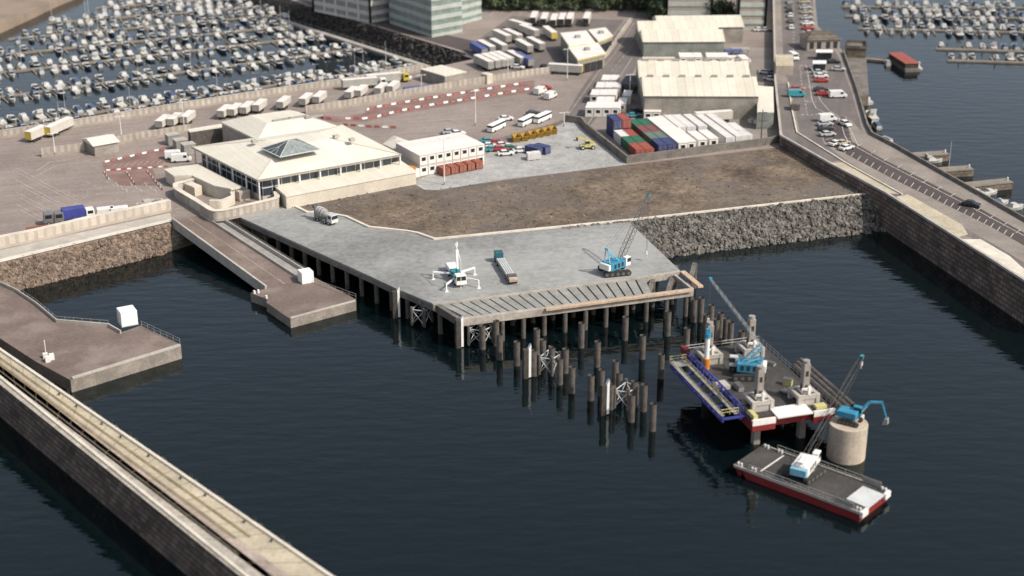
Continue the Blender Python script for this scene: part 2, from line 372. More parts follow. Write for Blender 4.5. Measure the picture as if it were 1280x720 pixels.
def scatter(topP, botP, n, r0, r1, name, m, label, cat, rg):
    mb = MB()
    for _ in range(n):
        u = rg.random() * (len(topP) - 1); i = int(u); t = u - i; v = rg.random() * .97 + .03
        p = topP[i].lerp(topP[i+1], t).lerp(botP[i].lerp(botP[i+1], t), v * 1.03 - .01)
        k = rg.random(); mb.rock(p + Vector((0, -.6*(v > .93)*rg.random(), 0)), r0 + (r1 - r0) * k**2.2, rg=rg)
    return tag(mb.build(name, m), label, cat, kind='stuff')
scatter(rt, rb_, 6500, .23, .85, 'armour_rock', M['rock_grey'], 'grey loose rock armour sloping from gravel fill down to the water', 'rocks', random.Random(3))
scatter(lt, lb, 5200, .22, .75, 'pitching_stone', M['rock_red'], 'reddish broken stone facing the slope left of the sloping roadway bridge', 'rocks', random.Random(4))
scatter([p + Vector((0,0,-.2)) for p in top], bot, 1500, .5, 1.1, 'embankment_rock', M['rock_black'], 'dark rock bank between big marina and the green glass offices', 'rocks', random.Random(5))

# ground surfaces
sheet('rubble_fill', [(343,262),(382,265),(432,271),(460,284),(508,289),(543,299),(785,275.5),(1084,243),(1040,218),(977,184),(784,206),(640,224),(542,238),(505,226),(440,234)], M['gravel'], LZ, .012)
sheet('hardcore_pad', [(515,228),(530,237),(545,238),(640,223),(784,206),(731,165),(722,154),(707,153),(690,161),(640,178),(607,187),(530,222)], M['pad'], LZ, .02)
sheet('access_road', [(585,190),(607,184),(640,175),(690,160),(703,154),(716,152),(735,160),(752,140),(775,120),(790,95),(800,70),(822,25),(828,5),(800,5),(790,28),(765,65),(745,85),(722,118),(705,150),(690,155),(640,168),(580,184)], M['asphalt'], LZ, .016)
sheet('container_yard', [(726,160),(745,150),(760,128),(790,92),(812,60),(985,60),(985,176),(790,203),(783,205)], M['pier_pave'], LZ, .008)
sheet('red_lane', [(396,148),(420,153),(455,152),(520,139),(600,125),(668,115),(668,100),(600,110),(520,123),(462,134),(455,142),(430,146),(400,144)], M['red_paint'], LZ, .012)
sheet('red_lane', [(128,203),(216,184),(216,200),(190,210),(200,232),(150,232),(130,216)], M['red_paint'], LZ, .012)
sheet('lorry_park', [(580,70),(600,48),(640,20),(780,25),(745,72),(735,88),(660,95)], M['asphalt'], LZ, .012)
gl = MB()
for k in range(16):
    x = 20 + (k % 2) * 6; y = 210 + k * 7.5
    if y + 38 < 305: strip_line(gl, [(x, y), (x + 78 - k * 2, y + 41 - k)], LZ, .03, .22)
for k in range(6): strip_line(gl, [(45 + k*16, 246 - k*4.5), (60 + k*17, 253 - k*4)], LZ, .03, .2, (1.5, 1.5))
strip_line(gl, [(45,262),(120,243),(190,228)], LZ, .03, .18, (2, 2)); strip_line(gl, [(40,223),(70,207),(120,199)], LZ, .03, .3)
strip_line(gl, [(45,214),(62,203),(100,197)], LZ, .03, .3)
for k in range(9): strip_line(gl, [(140 + k*8, 209 - k*.6), (146 + k*8, 205 - k*.7)], LZ, .03, .2)
for k in range(10): strip_line(gl, [(145 + k*6, 228 + (k % 3) * 4), (148 + k*6, 233 + (k % 3) * 4)], LZ, .03, .3)
for y0, y1 in ((128,121),(134,128),(158,141)): strip_line(gl, [(505,y0+16),(600,y0+1),(690,y1-10)], LZ, .03, .16)
strip_line(gl, [(560,138),(598,152)], LZ, .03, .18); strip_line(gl, [(525,158),(580,170)], LZ, .03, .2)
for k in range(5): strip_line(gl, [(100, 172 - k*4.5), (330, 133 - k*3)], LZ, .03, .16)
strip_line(gl, [(218,262),(236,258)], LZ, .03, .3)
structure(gl.build('apron_markings', M['faded_line']))
rl = MB()
strip_line(rl, [(707,148),(727,120),(748,90),(768,68),(793,28)], LZ, .03, .2); strip_line(rl, [(722,150),(742,122),(760,95),(783,66),(810,26)], LZ, .03, .2, (3, 3))
strip_line(rl, [(735,155),(752,130),(770,104),(790,72)], LZ, .03, .2); strip_line(rl, [(600,182),(690,157)], LZ, .03, .15, (3,3))
for k in range(11): strip_line(rl, [(620 + k*12, 12), (612 + k*12, 20)], LZ, .03, .25)
structure(rl.build('road_markings', M['faded_line']))
# churned ground: loose lumps in the fill
mb = MB(); rg = random.Random(9); fp = GP([(382,265),(508,289),(785,276),(1084,243),(977,186),(784,208),(542,240)])
for _ in range(3600):
    px = rg.uniform(350, 1080); 
    lo = 232 if px < 505 else lerp(240, 207, (px-505)/280) if px < 785 else lerp(207, 186, min(1,(px-785)/190)) + max(0, px-985)*.6
    hi = 262 + max(0, px-400)*.2 if px < 543 else lerp(297, 275, (px-543)/242) if px < 785 else lerp(275, 243, (px-785)/300)
    if hi - lo < 2: continue
    mb.rock(G(px, rg.uniform(lo+1, hi-1), LZ), (.07 + .36 * rg.random()**3), .6, mi=(1 if rg.random() < .25 else 0), rg=rg)
M['rubble_grey'] = mat('grey_rubble_stone', (.21,.185,.16), .95, .3, .5, 2.0)
tag(mb.build('loose_rubble', [M['gravel'], M['rubble_grey']]), 'brown loose stones strewn over the filled ground behind the deck', 'rubble', kind='stuff')

sheet('quay_ledge', [(-60,326),(213,266),(215,276),(-60,342)], M['concrete'], LZ, .015)
sheet('quay_ledge_edge', [(-60,338),(215,273),(215.5,276.5),(-60,342.5)], M['pale_concrete'], LZ, .03)
# quay wall behind the deck, edge kerb of the fill
def wall_thing(name, label, cat, pts, z, h, w, m, base=0.0, cap=None):
    P = GP(pts, z); t = thing(name, label, cat, (P[0].x, P[0].y, z + base))
    MB().wall(P, z + base, z + h, w).build('wall_panel', m, t, True)
    if cap: MB().wall(P, z + h, z + h + cap[0], w + cap[1]).build('coping', cap[2], t, True)
    return t
M['parapet_panel'] = stone_mat('parapet_panels', (.50,.44,.37), (.58,.51,.43), (.8,.8,.8), 3.0, 9.0, c_lo=.92, var=.07)
M['panel'] = stone_mat('wall_panels', (.40,.35,.30), (.52,.46,.39), (.75,.75,.75), 2.4, 9.0, c_lo=.9, var=.1)
wall_thing('sea_wall', 'long pale panel wall along the edge of the boat marina', 'wall', [(-60,182),(90,160),(225,138),(340,120),(422,108),(476,99),(530,88)], LZ, 2.2, .5, M['panel'], 0, (.12,.15,M['concrete']))
wall_thing('boundary_wall', 'concrete panel wall behind the terminal and its red barriers', 'wall', [(382,142),(430,135),(500,122),(580,109),(660,96),(690,92)], LZ, 2.3, .4, M['panel'])
wall_thing('boundary_wall', 'concrete panel wall beside the small pitched shed at left', 'wall', [(52,196),(105,189),(150,180),(238,165)], LZ, 2.3, .4, M['panel'])
wall_thing('boundary_wall', 'pale wall curving along the uphill road by the lorry park', 'wall', [(744,84),(760,68),(778,40),(788,27)], LZ, 1.4, .6, M['concrete'])
wall_thing('parapet_wall', 'low concrete parapet with pale top above the reddish stone slope', 'wall', [(-60,322),(45,301),(120,283),(213,263)], LZ, 2.6, 1.3, M['parapet_panel'], 0, (.1,.1,M['pale_concrete']))
kt = wall_thing('edge_kerb', 'thin pale concrete kerb between the grey deck and the brown fill', 'kerb', [(366,257),(384,266),(404,266),(433,271.5),(461,284.5),(508,289.5),(522,292),(543,299.5),(640,290),(785,276),(960,256.5),(1084,243)], LZ, .35, .7, M['pale_concrete'])
wall_thing('pier_parapet', 'stone parapet along the inner edge of the long right pier', 'wall', [(966,-60),(967,0),(969,100),(976,170),(1036,204),(1106,241),(1236,323),(1308,369)], PZ, .4, .6, M['concrete'])
wall_thing('promenade_wall', 'low pale wall between the pier promenade and the road', 'wall', [(985,104),(990,138),(996,166),(1055,203),(1128,244)], PZ, .32, .35, M['pale_concrete'])
wall_thing('pier_seaward_wall', 'dark kerb wall on the marina edge of the right pier', 'wall', [(1054,66),(1070,110),(1084,158),(1090,169),(1119,184),(1235,250),(1310,293)], PZ, .9, .5, M['dark_concrete'])
wall_thing('yard_wall', 'dark retaining wall between the grey pad and the container yard', 'wall', [(707,152),(727,155),(733,163),(784,204),(960,181),(976,177)], LZ, 2.0, .6, M['dark_concrete'])
wall_thing('breakwater_coping', 'low white coping on the harbour edge of the lower left breakwater', 'kerb', [(-118,356.7),(-20,424),(45,468.6),(415,722.6),(555,818.5)], bz, .35, .5, M['pale_concrete'])
wall_thing('breakwater_kerb', 'pale raised kerb on the outer edge of the lower left breakwater', 'kerb', [(-118,377),(-20,456),(45,508.4),(305,718.4),(426,816)], bz, .3, .5, M['pale_concrete'])
# ================================================================== deck, piles, bridge, pontoons, barges
M['pile'] = mat('rusted_pile_steel', (.115,.098,.084), .75, .25, .8, 3.0, .2, stain=((.08,.07,.06), .5, .5, .7))
M['pile_dark'] = mat('dark_pile_steel', (.09,.078,.068), .75, .25, .8, 3.0, .2)
M['white'] = mat('white_paint', (.74,.71,.66), .6, .06, .3, 2.0, stain=((.55,.51,.45), .4, .6, .5))
M['bright_white'] = mat('clean_white_paint', (.80,.79,.76), .5, .04, .3, 2.0)
M['timber_dark'] = mat('dark_fender_timber', (.06,.05,.042), .85, .25, .8, 3.0)
M['formwork'] = mat('pale_formwork_timber', (.50,.36,.25), .85, .15, .8, 3.0)
M['plank'] = mat('precast_concrete', (.27,.265,.24), .85, .15, .3, 2.0, .1)
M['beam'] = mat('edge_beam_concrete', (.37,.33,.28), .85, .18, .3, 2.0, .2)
M['brown_deck'] = mat('brown_pontoon_deck', (.17,.128,.108), .9, .16, .15, 1.5, .2, stain=((.26,.21,.18), .07, .52, .7))
M['red_hull'] = mat('red_hull_paint', (.22,.022,.022), .5, .15, .3, 2.0, stain=((.10,.02,.018), .5, .58, .6))
M['barge_deck'] = mat('dark_barge_deck', (.055,.05,.046), .9, .2, .2, 1.5, .2, stain=((.11,.10,.09), .15, .55, .5))
M['blue'] = mat('bright_blue_paint', (.037,.235,.37), .5, .14, .5, 3.0, stain=((.10,.16,.19), .7, .56, .7))
M['pale_blue'] = mat('pale_blue_paint', (.20,.45,.56), .5, .12, .5, 3.0, stain=((.22,.25,.25), .7, .58, .6))
M['navy'] = mat('navy_blue_paint', (.05,.06,.26), .5, .12, .4, 3.0)
M['yellow'] = mat('yellow_paint', (.55,.42,.06), .55, .12, .4, 3.0)
M['pale_yellow'] = mat('faded_yellow_paint', (.52,.47,.20), .6, .15, .4, 3.0)
M['orange'] = mat('orange_paint', (.60,.22,.03), .6, .1, .4, 3.0)
M['rail'] = mat('galvanised_rail', (.42,.40,.36), .5, .1, .5, 3.0, metal=.3)
M['black'] = mat('black_rubber', (.025,.024,.023), .8, .2, .5, 3.0)
M['grey_steel'] = mat('grey_steel', (.30,.285,.26), .6, .15, .5, 3.0)
M['leg_steel'] = mat('jack_up_leg_steel', (.29,.255,.225), .7, .15, .4, 2.0, stain=((.17,.13,.11), .4, .55, .6))
M['lattice'] = mat('dark_lattice_steel', (.10,.10,.10), .6, .15, .5, 3.0)
M['glass'] = mat('dark_glass', (.02,.026,.03), .12, .05, .5, 2.0)
M['caisson'] = mat('caisson_concrete', (.46,.385,.305), .85, .12, .25, 2.0, .1, stain=((.34,.28,.22), .2, .55, .6))
M['chrome'] = mat('pale_machine_grey', (.52,.53,.52), .5, .1, .4, 3.0)
M['teal'] = mat('teal_machine_paint', (.03,.24,.27), .5, .1, .4, 3.0)

def rail_fence(mb, pts, h=1.05, step=1.8, r=.035, mids=2):
    for a, b in zip(pts, pts[1:]):
        a, b = Vector(a), Vector(b); L = (b - a).length; n = max(1, round(L / step))
        for i in range(n + 1):
            p = a.lerp(b, i / n); mb.tube(p, p + Vector((0,0,h)), r, 4)
        for k in range(mids): 
            z = Vector((0,0,h * (k + 1) / mids)); mb.tube(a + z, b + z, r, 4)
    return mb
def above(px, py, z0, py_top):            # the height of a point standing py_top over the spot (px, py, z0)
    p = G(px, py, z0); lo, hi = z0, 80
    for _ in range(40):
        m = (lo + hi) / 2; dy, dz = p.y, m - CAM_H
        yc = dz * _c + dy * _s; d = dy * _c - dz * _s
        if 360 - FPX * yc / d > py_top: lo = m
        else: hi = m
    return Vector((p.x, p.y, lo))

# ---- the new deck
dk = [(300,271.5),(318,264.5),(340,259),(366,257.5),(384,266.5),(404,266.5),(433,272),(461,285),(508,290),(543,300),(640,290.5),(785,276.5),(850,338),(806,345),(541,379.5),(497,361.5),(460,344)]
o = G(545,335,0); deck = thing('concrete_deck', 'big grey concrete deck on rows of piles, part built at its front edge', 'deck', (o.x, o.y, 0))
MB().prism(GP(dk, DZ), DZ - .45, DZ + .02).build('slab', M['deck_concrete'], deck, True)
fl = GP([(300,271.5),(460,344),(497,361.5),(541,379.5),(574,400)], DZ)
ins = [p + Vector((.5,.3,0)) for p in fl]
MB().wall(ins, DZ - 1.6, DZ - .02, .9).build('edge_beam', M['dark_concrete'], deck, True)  # darker than the front beam: shade of this side put into the colour
fb = GP([(576,399.5),(866,362)], DZ)
MB().wall([p + Vector((0,.6,0)) for p in fb], DZ - 1.5, DZ - .05, 1.1).build('front_beam', M['beam'], deck, True)
MB().wall([p + Vector((0,.2,0)) for p in GP([(541,381),(806,346.5),(850,339.5)], DZ)], DZ - 1.3, DZ + .06, .9).build('inner_beam', M['beam'], deck, True)
MB().wall(GP([(682,386.5),(864,362.5)], DZ), DZ - .3, DZ + .12, .75).build('formwork_board', M['formwork'], deck, True)
MB().wall(GP([(853,339),(876,358)], DZ), DZ - .3, DZ + .1, 1.15).build('formwork_board', M['formwork'], deck, True)
MB().wall(GP([(843,342.5),(866,361)], DZ), DZ - 1.0, DZ - .02, .5).build('cross_beam', M['beam'], deck, True)
npl = 21
for k in range(npl):
    t0, t1 = (k + .09) / npl, (k + .91) / npl
    a0, a1 = lerp(548,806,t0), lerp(548,806,t1); b0, b1 = lerp(582,816,t0), lerp(582,816,t1)
    q = GP([(a0, lerp(379.5,346,t0)), (a1, lerp(379.5,346,t1)), (b1, lerp(396.2,367,t1)), (b0, lerp(396.2,367,t0))], DZ)
    MB().prism(q, DZ - .5, DZ - .12).build('deck_plank', M['plank'], deck, True)
def pile(p, top, r=.55, bot=-4): 
    return MB().tube((p.x, p.y, bot), (p.x, p.y, top), r, 14)
A_, B_, C_, D_ = G(300,272,DZ), G(574,400,DZ), G(866,362,DZ), G(785,276.5,DZ)
dps = []
for i in range(15):                       # along the left edge, set in from the fascia
    t = (i + .5) / 15; p = A_.lerp(B_, t) ; n = Vector((B_ - A_)); n = Vector((-n.y, n.x, 0)).normalized()
    for off in (1.6, 9.0, 17.0):
        q = p + n * off
        if off > 2 and i < 5: continue
        if off > 10 and i < 8: continue
        dps.append(q)
for i in range(1, 12):
    p = B_.lerp(C_, i / 11.3)
    dps.append(p + Vector((0, .7, 0)))
    dps.append(p + Vector((2.0, 8.5, 0)))
    if i > 1: dps.append(p + Vector((3.5, 16, 0)))
for p in dps: pile(p, DZ - .5, .5).build('pile', M['pile'], deck, True, smooth=False)
hb = MB()
for i in range(1, 12):
    p = B_.lerp(C_, i / 11.3); hb.beam((p.x, p.y + .4, DZ - 1.0), (p.x + 3.5, p.y + 17, DZ - 1.0), .9, .9)
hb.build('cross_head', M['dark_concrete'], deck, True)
sw = GP([(262,268.5),(300,271.5),(345,262),(404,270),(433,276),(508,296),(543,306),(700,291)], DZ)
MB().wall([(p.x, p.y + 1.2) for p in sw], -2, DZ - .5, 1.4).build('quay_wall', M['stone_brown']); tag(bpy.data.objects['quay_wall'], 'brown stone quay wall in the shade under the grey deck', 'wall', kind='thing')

# ---- free standing piles
free = [(603,407),(624.5,418),(646,427),(671,411),(678.6,424.5),(667,438),(690,434),(707,436),(715,458.6),(727,403.6),(747,426.7),(782,396),(803.6,419),(835.5,389),(827,442.5),(769.5,451),(774.5,465.5),(739,469),(764,480),(793,476.7),(805.5,480.5),(790,493.3),(816.7,504.4),(859,410),(877,372),(889.5,381),(901,391),(914,402.5),(927.5,414),(620,401),(868,374),(883,393),(896,399),(908,398),(700,448),(752,462)]
for i, (x, y) in enumerate(sorted(free)):
    z = 5.3 if i % 3 else 5.0
    p = G(x, y, z); t = thing('tubular_pile', f'bare steel pile standing in open water, {ordn(i)} of the piles from left', 'pile', (p.x, p.y, 0), 0, 'bare piles standing in the water')
    MB().tube((0,0,-4),(0,0,z), .62, 16, cap=False).build('tube', M['pile'], t)
    MB().tube((0,0,z-.5),(0,0,z-.42), .56, 14).build('plug', M['black'], t)
# ---- white faced fender panels
fen = [((497,397),'beside the middle of the left deck edge'),((576,434),'at the front left corner of the deck'),((660,472),'alone among the piles in front of the deck'),((757,518),'farthest out among the piles, nearest the jack-up')]
for i, ((x, y), w) in enumerate(fen):
    p = G(x, y, 0); t = thing('fender_panel', f'white faced fender post {w}', 'fender', (p.x, p.y, 0), R(20), 'white faced fender posts')
    h = 7.0
    MB().hexa([(0,-.35,.2),(.5,-.35,.2),(.5,.35,.2),(0,.35,.2)], [(0,-.35,h-.9),(.5,-.35,h),(.5,.35,h),(0,.35,h-.9)]).build('white_face', M['bright_white'], t)
    MB().box(-1.0, -.01, -.45, .45, -3, h - 1.0).build('backing_post', M['timber_dark'], t)
# ---- white bracing between piles
for i, (x0, x1, yb, w) in enumerate(((515,540,405,'under the left deck edge'),(586,616,430,'under the front left corner of the deck'),(674,700,466,'among the nearest open piles'),(768,796,508,'in the outermost group of piles'))):
    a, b = G(x0, yb, .6), G(x1, yb - 4, .6); c = G((x0+x1)/2, yb - 11, .6); d = G((x0+x1)/2 + 3, yb + 2, .6)
    t = thing('brace_frame', f'white tubular bracing frame {w}', 'bracing', (c.x, c.y, 0), 0, 'white bracing frames')
    up = Vector((0,0,3.2)); mb = MB()
    for p, q in ((a, c), (c, b), (b, d), (d, a)):
        mb.tube(p + up, q + up, .10, 6); mb.tube(p, q + up, .07, 6); mb.tube(p + up, q, .07, 6)
    mb.build('braces', M['chrome'], t, True)
    for p in (a, b, c, d): MB().tube(p - Vector((0,0,.3)), p + Vector((0,0,3.8)), .3, 8).build('collar', M['pile'], t, True)

# ---- sloping road bridge and its pontoon
pz = 2.0
pt = G(400,385,0); pon = thing('floating_pontoon', 'brown decked pontoon with a white box at the foot of the bridge', 'pontoon', (pt.x, pt.y, 0))
pp = [(313,366),(331,361),(339,357),(372,351),(390,345),(445,374),(445,377),(363,399),(333,378),(334,374)]
M['pontoon_side'] = mat('pontoon_side_concrete', (.27,.235,.20), .9, .18, .3, 2.0, .2, stain=((.15,.13,.11), .2, .5, .6))
MB().prism(GP(pp, pz), -1, pz, 0, 1).build('hull', [M['pontoon_side'], M['brown_deck']], pon, True)
rb1 = MB(); rail_fence(rb1, [p for p in GP([(378,349),(445,373.5)], pz)], 1.1, 2.2); rb1.build('railing', M['rail'], pon, True)
MB().wall(GP([(363,398),(444,376.3)], pz), pz, pz + .22, .5).build('kerb', M['concrete'], pon, True)
for x, y in ((318,367),(323,366),(333,373)): MB().tube(G(x,y,pz), G(x,y,pz) + Vector((0,0,.7)), .25, 8).build('bollard', M['white'], pon, True)
bl_, br_ = [G(216,276,LZ), G(333,361,pz)], [G(262,266.5,LZ), G(390,347,pz)]
bt = G(300,312,0); brg = thing('sloping_bridge', 'brown sloping roadway bridge from the quay down to the pontoon', 'bridge', (bt.x, bt.y, 0))
n = 12; roadv = MB(); 
def bpt(s, f): return bl_[0].lerp(bl_[1], s).lerp(br_[0].lerp(br_[1], s), f)
def dz(p, z): return p + Vector((0,0,z))
def bstrip(f0, f1, z0, z1): 
    return MB().hexa([dz(bpt(0,f0),z0), dz(bpt(1,f0),z0), dz(bpt(1,f1),z0), dz(bpt(0,f1),z0)], [dz(bpt(0,f0),z1), dz(bpt(1,f0),z1), dz(bpt(1,f1),z1), dz(bpt(0,f1),z1)])
bstrip(0, 1, -.75, .05).build('road_deck', M['brown_deck'], brg, True)
for f0, f1, z0, z1, m in ((-.03,.015,-1.6,.75,'concrete'),(.73,.75,.05,.65,'concrete'),(.985,1.02,-1.6,.9,'concrete')): bstrip(f0, f1, z0, z1).build('side_girder' if f0 != .73 else 'footway_kerb', M[m], brg, True)
bstrip(.76, .98, .055, .12).build('footway', M['grey_steel'], brg, True)
bstrip(.40, .412, .055, .065).build('lane_line', M['faded_line'], brg, True)
rb1 = MB(); rail_fence(rb1, [dz(bpt(s/10,1.0),.9) for s in range(11)], .6, 3); rb1.build('railing', M['rail'], brg, True)

lz2 = 2.6
pt = G(120,440,0); pl = thing('floating_pontoon', 'wide brown pontoon carrying a white box beside the lower left breakwater', 'pontoon', (pt.x, pt.y, 0))
lp = [(-60,326),(20,362),(45,379),(70,400),(138,406),(152,415),(176,407),(226,430.5),(226,433),(88,475),(45,452),(-20,410),(-60,390)]
MB().prism(GP(lp, lz2), -1, lz2, 0, 1).build('hull', [M['pontoon_side'], M['brown_deck']], pl, True)
MB().wall(GP([(90,473.5),(180,446),(225,432)], lz2), lz2, lz2 + .3, .7).build('kerb', M['concrete'], pl, True)
rb1 = MB(); rail_fence(rb1, GP([(-60,328),(20,363.5),(46,381),(71,402),(136,407.5)], lz2), 1.2, 2.0); rail_fence(rb1, GP([(177,408),(225,430)], lz2), 1.2, 2.0)
rb1.build('railing', M['rail'], pl, True)
MB().wall(GP([(-60,329),(20,364.5),(46,382),(71,403),(136,408.5),(151,417)], lz2), lz2, lz2 + .7, .3).build('low_wall', M['concrete'], pl, True)
mb = MB()
for x, y, h in ((60,452,1.1),(65,449,1.1),(57,447,.9)): mb.cbox(G(x,y,lz2), (.9,.9,h), .4)
mb.tube(G(57,440,lz2), G(57,440,lz2)+Vector((0,0,2.5)), .1, 6); mb.build('service_post', M['white'], pl, True)
strips = MB()
strip_line(strips, [(45,428),(85,420),(125,408)], lz2, .02, .25); strips.build('seam', M['dark_concrete'], pl, True)
def white_box(x, y, z, d, rz, label):
    p = G(x, y, z); t = thing('white_box', label, 'cabin', p, rz)
    MB().cbox((0,0,.02), d).build('body', M['bright_white'], t, bevel=.08)
    mb = MB(); mb.box(-d[0]/2-.06, d[0]/2+.06, -d[1]/2-.06, d[1]/2+.06, 0, .14); mb.build('base', M['grey_steel'], t)
white_box(382.5,352,pz,(2.7,2.7,2.6),R(28),'white box cabin on the pontoon at the foot of the bridge')
white_box(160,404,lz2,(3.3,3.3,3.1),R(28),'white box cabin on the wide left pontoon near the breakwater')

# ---- jack-up barge
jz = 7.0
jA, jB, jD = G(941,527,jz), G(1041,509,jz), G(854,439,jz)
u = (jD - jA); v = (jB - jA); JL, JW = u.length, v.length; u.normalize(); v.normalize()
vv = (v - u * v.dot(u)).normalized()
jr = math.atan2(u.y, u.x)
jack = thing('jack_up_barge', 'red hulled jack-up barge standing on four tall square legs', 'barge', (jA.x, jA.y, 0), jr)
# local axes: +x along u (away-left), y negative towards v
sg = 1 if Vector((-math.sin(jr), math.cos(jr), 0)).dot(v) > 0 else -1
def J(a, b, z): return Vector((a, sg * b, z))
def jbox(mb, a0, a1, b0, b1, z0, z1): 
    y0, y1 = sorted((sg*b0, sg*b1)); return mb.box(a0, a1, y0, y1, z0, z1)
hl = MB(); jbox(hl, 1.2, JL, 0, JW, jz-2, jz-.25); jbox(hl, 0, 1.3, 0, 4.3, jz-2, jz-.25); jbox(hl, 0, 1.3, JW-4.0, JW, jz-2, jz-.25); hl.build('hull', M['red_hull'], jack)
jbox(MB(), 1.2, JL-.1, .1, JW-.1, jz-.25, jz).build('deck', M['barge_deck'], jack)
for b0, b1 in ((0,4.3),(JW-4.0,JW)): jbox(MB(), -.06, .4, b0, b1, jz-.9, jz+.12).build('bow_block', M['white'], jack)
MB().hexa([J(-.2,4.6,jz-.1),J(3.2,4.6,jz+.05),J(3.2,JW-4.3,jz+.05),J(-.2,JW-4.3,jz-.1)],[J(-.2,4.6,jz+.15),J(3.2,4.6,jz+.35),J(3.2,JW-4.3,jz+.35),J(-.2,JW-4.3,jz+.15)]).build('loading_ramp', M['white'], jack)
legs = [(4.8,3.2),(4.6,JW-3.7),(JL-5.2,2.7),(JL-4.9,JW-4.3)]
for a, b in legs:
    lg = MB(); p = J(a, b, 0); w = .62
    lg.box(p.x-w, p.x+w, p.y-w, p.y+w, -4, jz+7.2); lgo = lg.build('leg', M['leg_steel'], jack, bevel=.12)
    cp = MB(); cp.tube((p.x, p.y, jz+7.2), (p.x, p.y, jz+7.75), .62, 12); cp.build('leg_cap', M['grey_steel'], lgo)
    hh = MB()
    for k in range(2):
        z = jz + 2.3 + k*2.6; hh.box(p.x-w-.02, p.x+w+.02, p.y-.28, p.y+.28, z, z+1.0); 
    for k in range(1): hh.box(p.x-.28, p.x+.28, p.y-w-.02, p.y+w+.02, jz+2.3, jz+3.3)
    hh.build('pin_hole', M['black'], lgo)
    jh = MB()
    for dx in (-1.7, 1.7):
        for dy in (-1.7, 1.7): jh.box(p.x+dx-.35, p.x+dx+.35, p.y+dy-.35, p.y+dy+.35, jz, jz+2.0)
    for dx in (-1.7, 1.7): jh.box(p.x+dx-.3, p.x+dx+.3, p.y-1.35, p.y+1.35, jz+1.25, jz+1.95); jh.box(p.x+dx-.12, p.x+dx+.12, p.y-1.35, p.y+1.35, jz, jz+1.2)
    for dy in (-1.7, 1.7): jh.box(p.x-1.35, p.x+1.35, p.y+dy-.3, p.y+dy+.3, jz+1.25, jz+1.95)
    jh.box(p.x-1.1, p.x+1.1, p.y-1.1, p.y-.68, jz+2.0, jz+2.35); jh.box(p.x-1.1, p.x+1.1, p.y+.68, p.y+1.1, jz+2.0, jz+2.35)
    jh.build('jack_house', M['concrete'], jack)
    cl = MB(); cl.box(p.x-.9, p.x+.9, p.y-.9, p.y-.66, jz+2.36, jz+2.8); cl.box(p.x-.9,p.x-.66,p.y-.64,p.y+.9,jz+2.36,jz+2.8); cl.box(p.x-1.9,p.x-1.5,p.y-.2,p.y+.2,jz+2,jz+3.4); cl.build('jack_collar', M['white'], jack)
rr = MB(); rail_fence(rr, [J(1.5,JW-.1,jz), J(JL-.2,JW-.1,jz)], 1.1, 1.6); rail_fence(rr, [J(JL-.1,JW-.2,jz), J(JL-.1,.3,jz)], 1.1, 1.8); rail_fence(rr, [J(1.0,.1,jz), J(7.0,.1,jz)], 1.1, 1.6); rr.build('railing', M['rail'], jack)
jbox(MB(), 0.5, 3.0, .4, 1.2, jz, jz+.7).build('winch', M['pale_yellow'], jack); jbox(MB(), 0.7, 2.0, JW-3.2, JW-1.2, jz, jz+.6).build('winch', M['pale_yellow'], jack)
# side pontoon that carries the tubes
jbox(MB(), -2.5, JL*.62, JW+.4, JW+4.2, jz-2.2, jz-.6).build('side_hull', M['red_hull'], jack)
jbox(MB(), -2.5, JL*.62, JW+.4, JW+4.2, jz-.6, jz-.5).build('side_deck', M['barge_deck'], jack)
jbox(MB(), -2.62, -2.4, JW+.4, JW+4.2, jz-1.5, jz-.45).build('side_bow_block', M['white'], jack)
# blue and yellow piling frame along the left side
pf = thing('piling_frame', 'blue steel piling frame with yellow railed walkways on the left side of the jack-up barge', 'platform', (jA.x, jA.y, 0), jr)
fr = MB()
for b in (-.8, -4.1): 
    for z in (jz-.9, jz-.1): fr.beam(J(3,b,z), J(JL-4,b,z), .35, .35)
    for k in range(12):
        a = lerp(3, JL-4, k/11); fr.beam(J(a,b,jz-.9), J(a,b,jz-.1), .25)
        if k < 11: fr.beam(J(a,b,jz-.9), J(lerp(3,JL-4,(k+1)/11),b,jz-.1), .18)
for k in range(6): a = lerp(3, JL-4, k/5); fr.beam(J(a,.2,jz-.4), J(a,-4.1,jz-.4), .35, .35)
fr.build('frame', M['navy'], pf)
for b0, b1, nm in ((-1.9,-1.2,'walkway'),(-4.4,-3.7,'walkway')):
    jbox(MB(), 3.2, JL-4, b0, b1, jz+.1, jz+.18).build(nm, M['grey_steel'], pf)
ya = MB(); rail_fence(ya, [J(3.2,-4.4,jz+.18), J(JL-4,-4.4,jz+.18), J(JL-4,-1.2,jz+.18)], 1.1, 1.7, .045); rail_fence(ya, [J(3.2,-1.9,jz+.18), J(JL-4,-1.9,jz+.18)], 1.1, 1.7, .06); rail_fence(ya, [J(3.2,-1.2,jz+.18), J(3.2,-4.4,jz+.18)], 1.1, 1.7, .06)
ya.build('railing', M['pale_yellow'], pf)
yb = MB(); rail_fence(yb, [J(3,-.5,jz+.1), J(JL-3,-.5,jz+.1)], 1.2, 1.4, .1); yb.build('guide_rail', M['navy'], pf)
jbox(MB(), JL-6.5, JL-4.1, -4.2, -2.0, jz+.2, jz+.3).build('end_platform', M['grey_steel'], pf)
jbox(MB(), JL-2.2, JL-.2, -.7, .35, jz+.1, jz+1.3).build('power_pack', M['red_hull'], pf)
jbox(MB(), 12, 14.5, -1.0, 1.4, jz+.25, jz+.95).build('tool_tray', M['concrete'], pf)
p = J(JL-8.2, 1.0, jz); pw = Matrix.Translation(jack.location) @ jack.rotation_euler.to_matrix().to_4x4() @ p
ph = thing('pile_hammer', 'upright white piling hammer with yellow foot and blue head by the far left leg', 'hammer', pw)
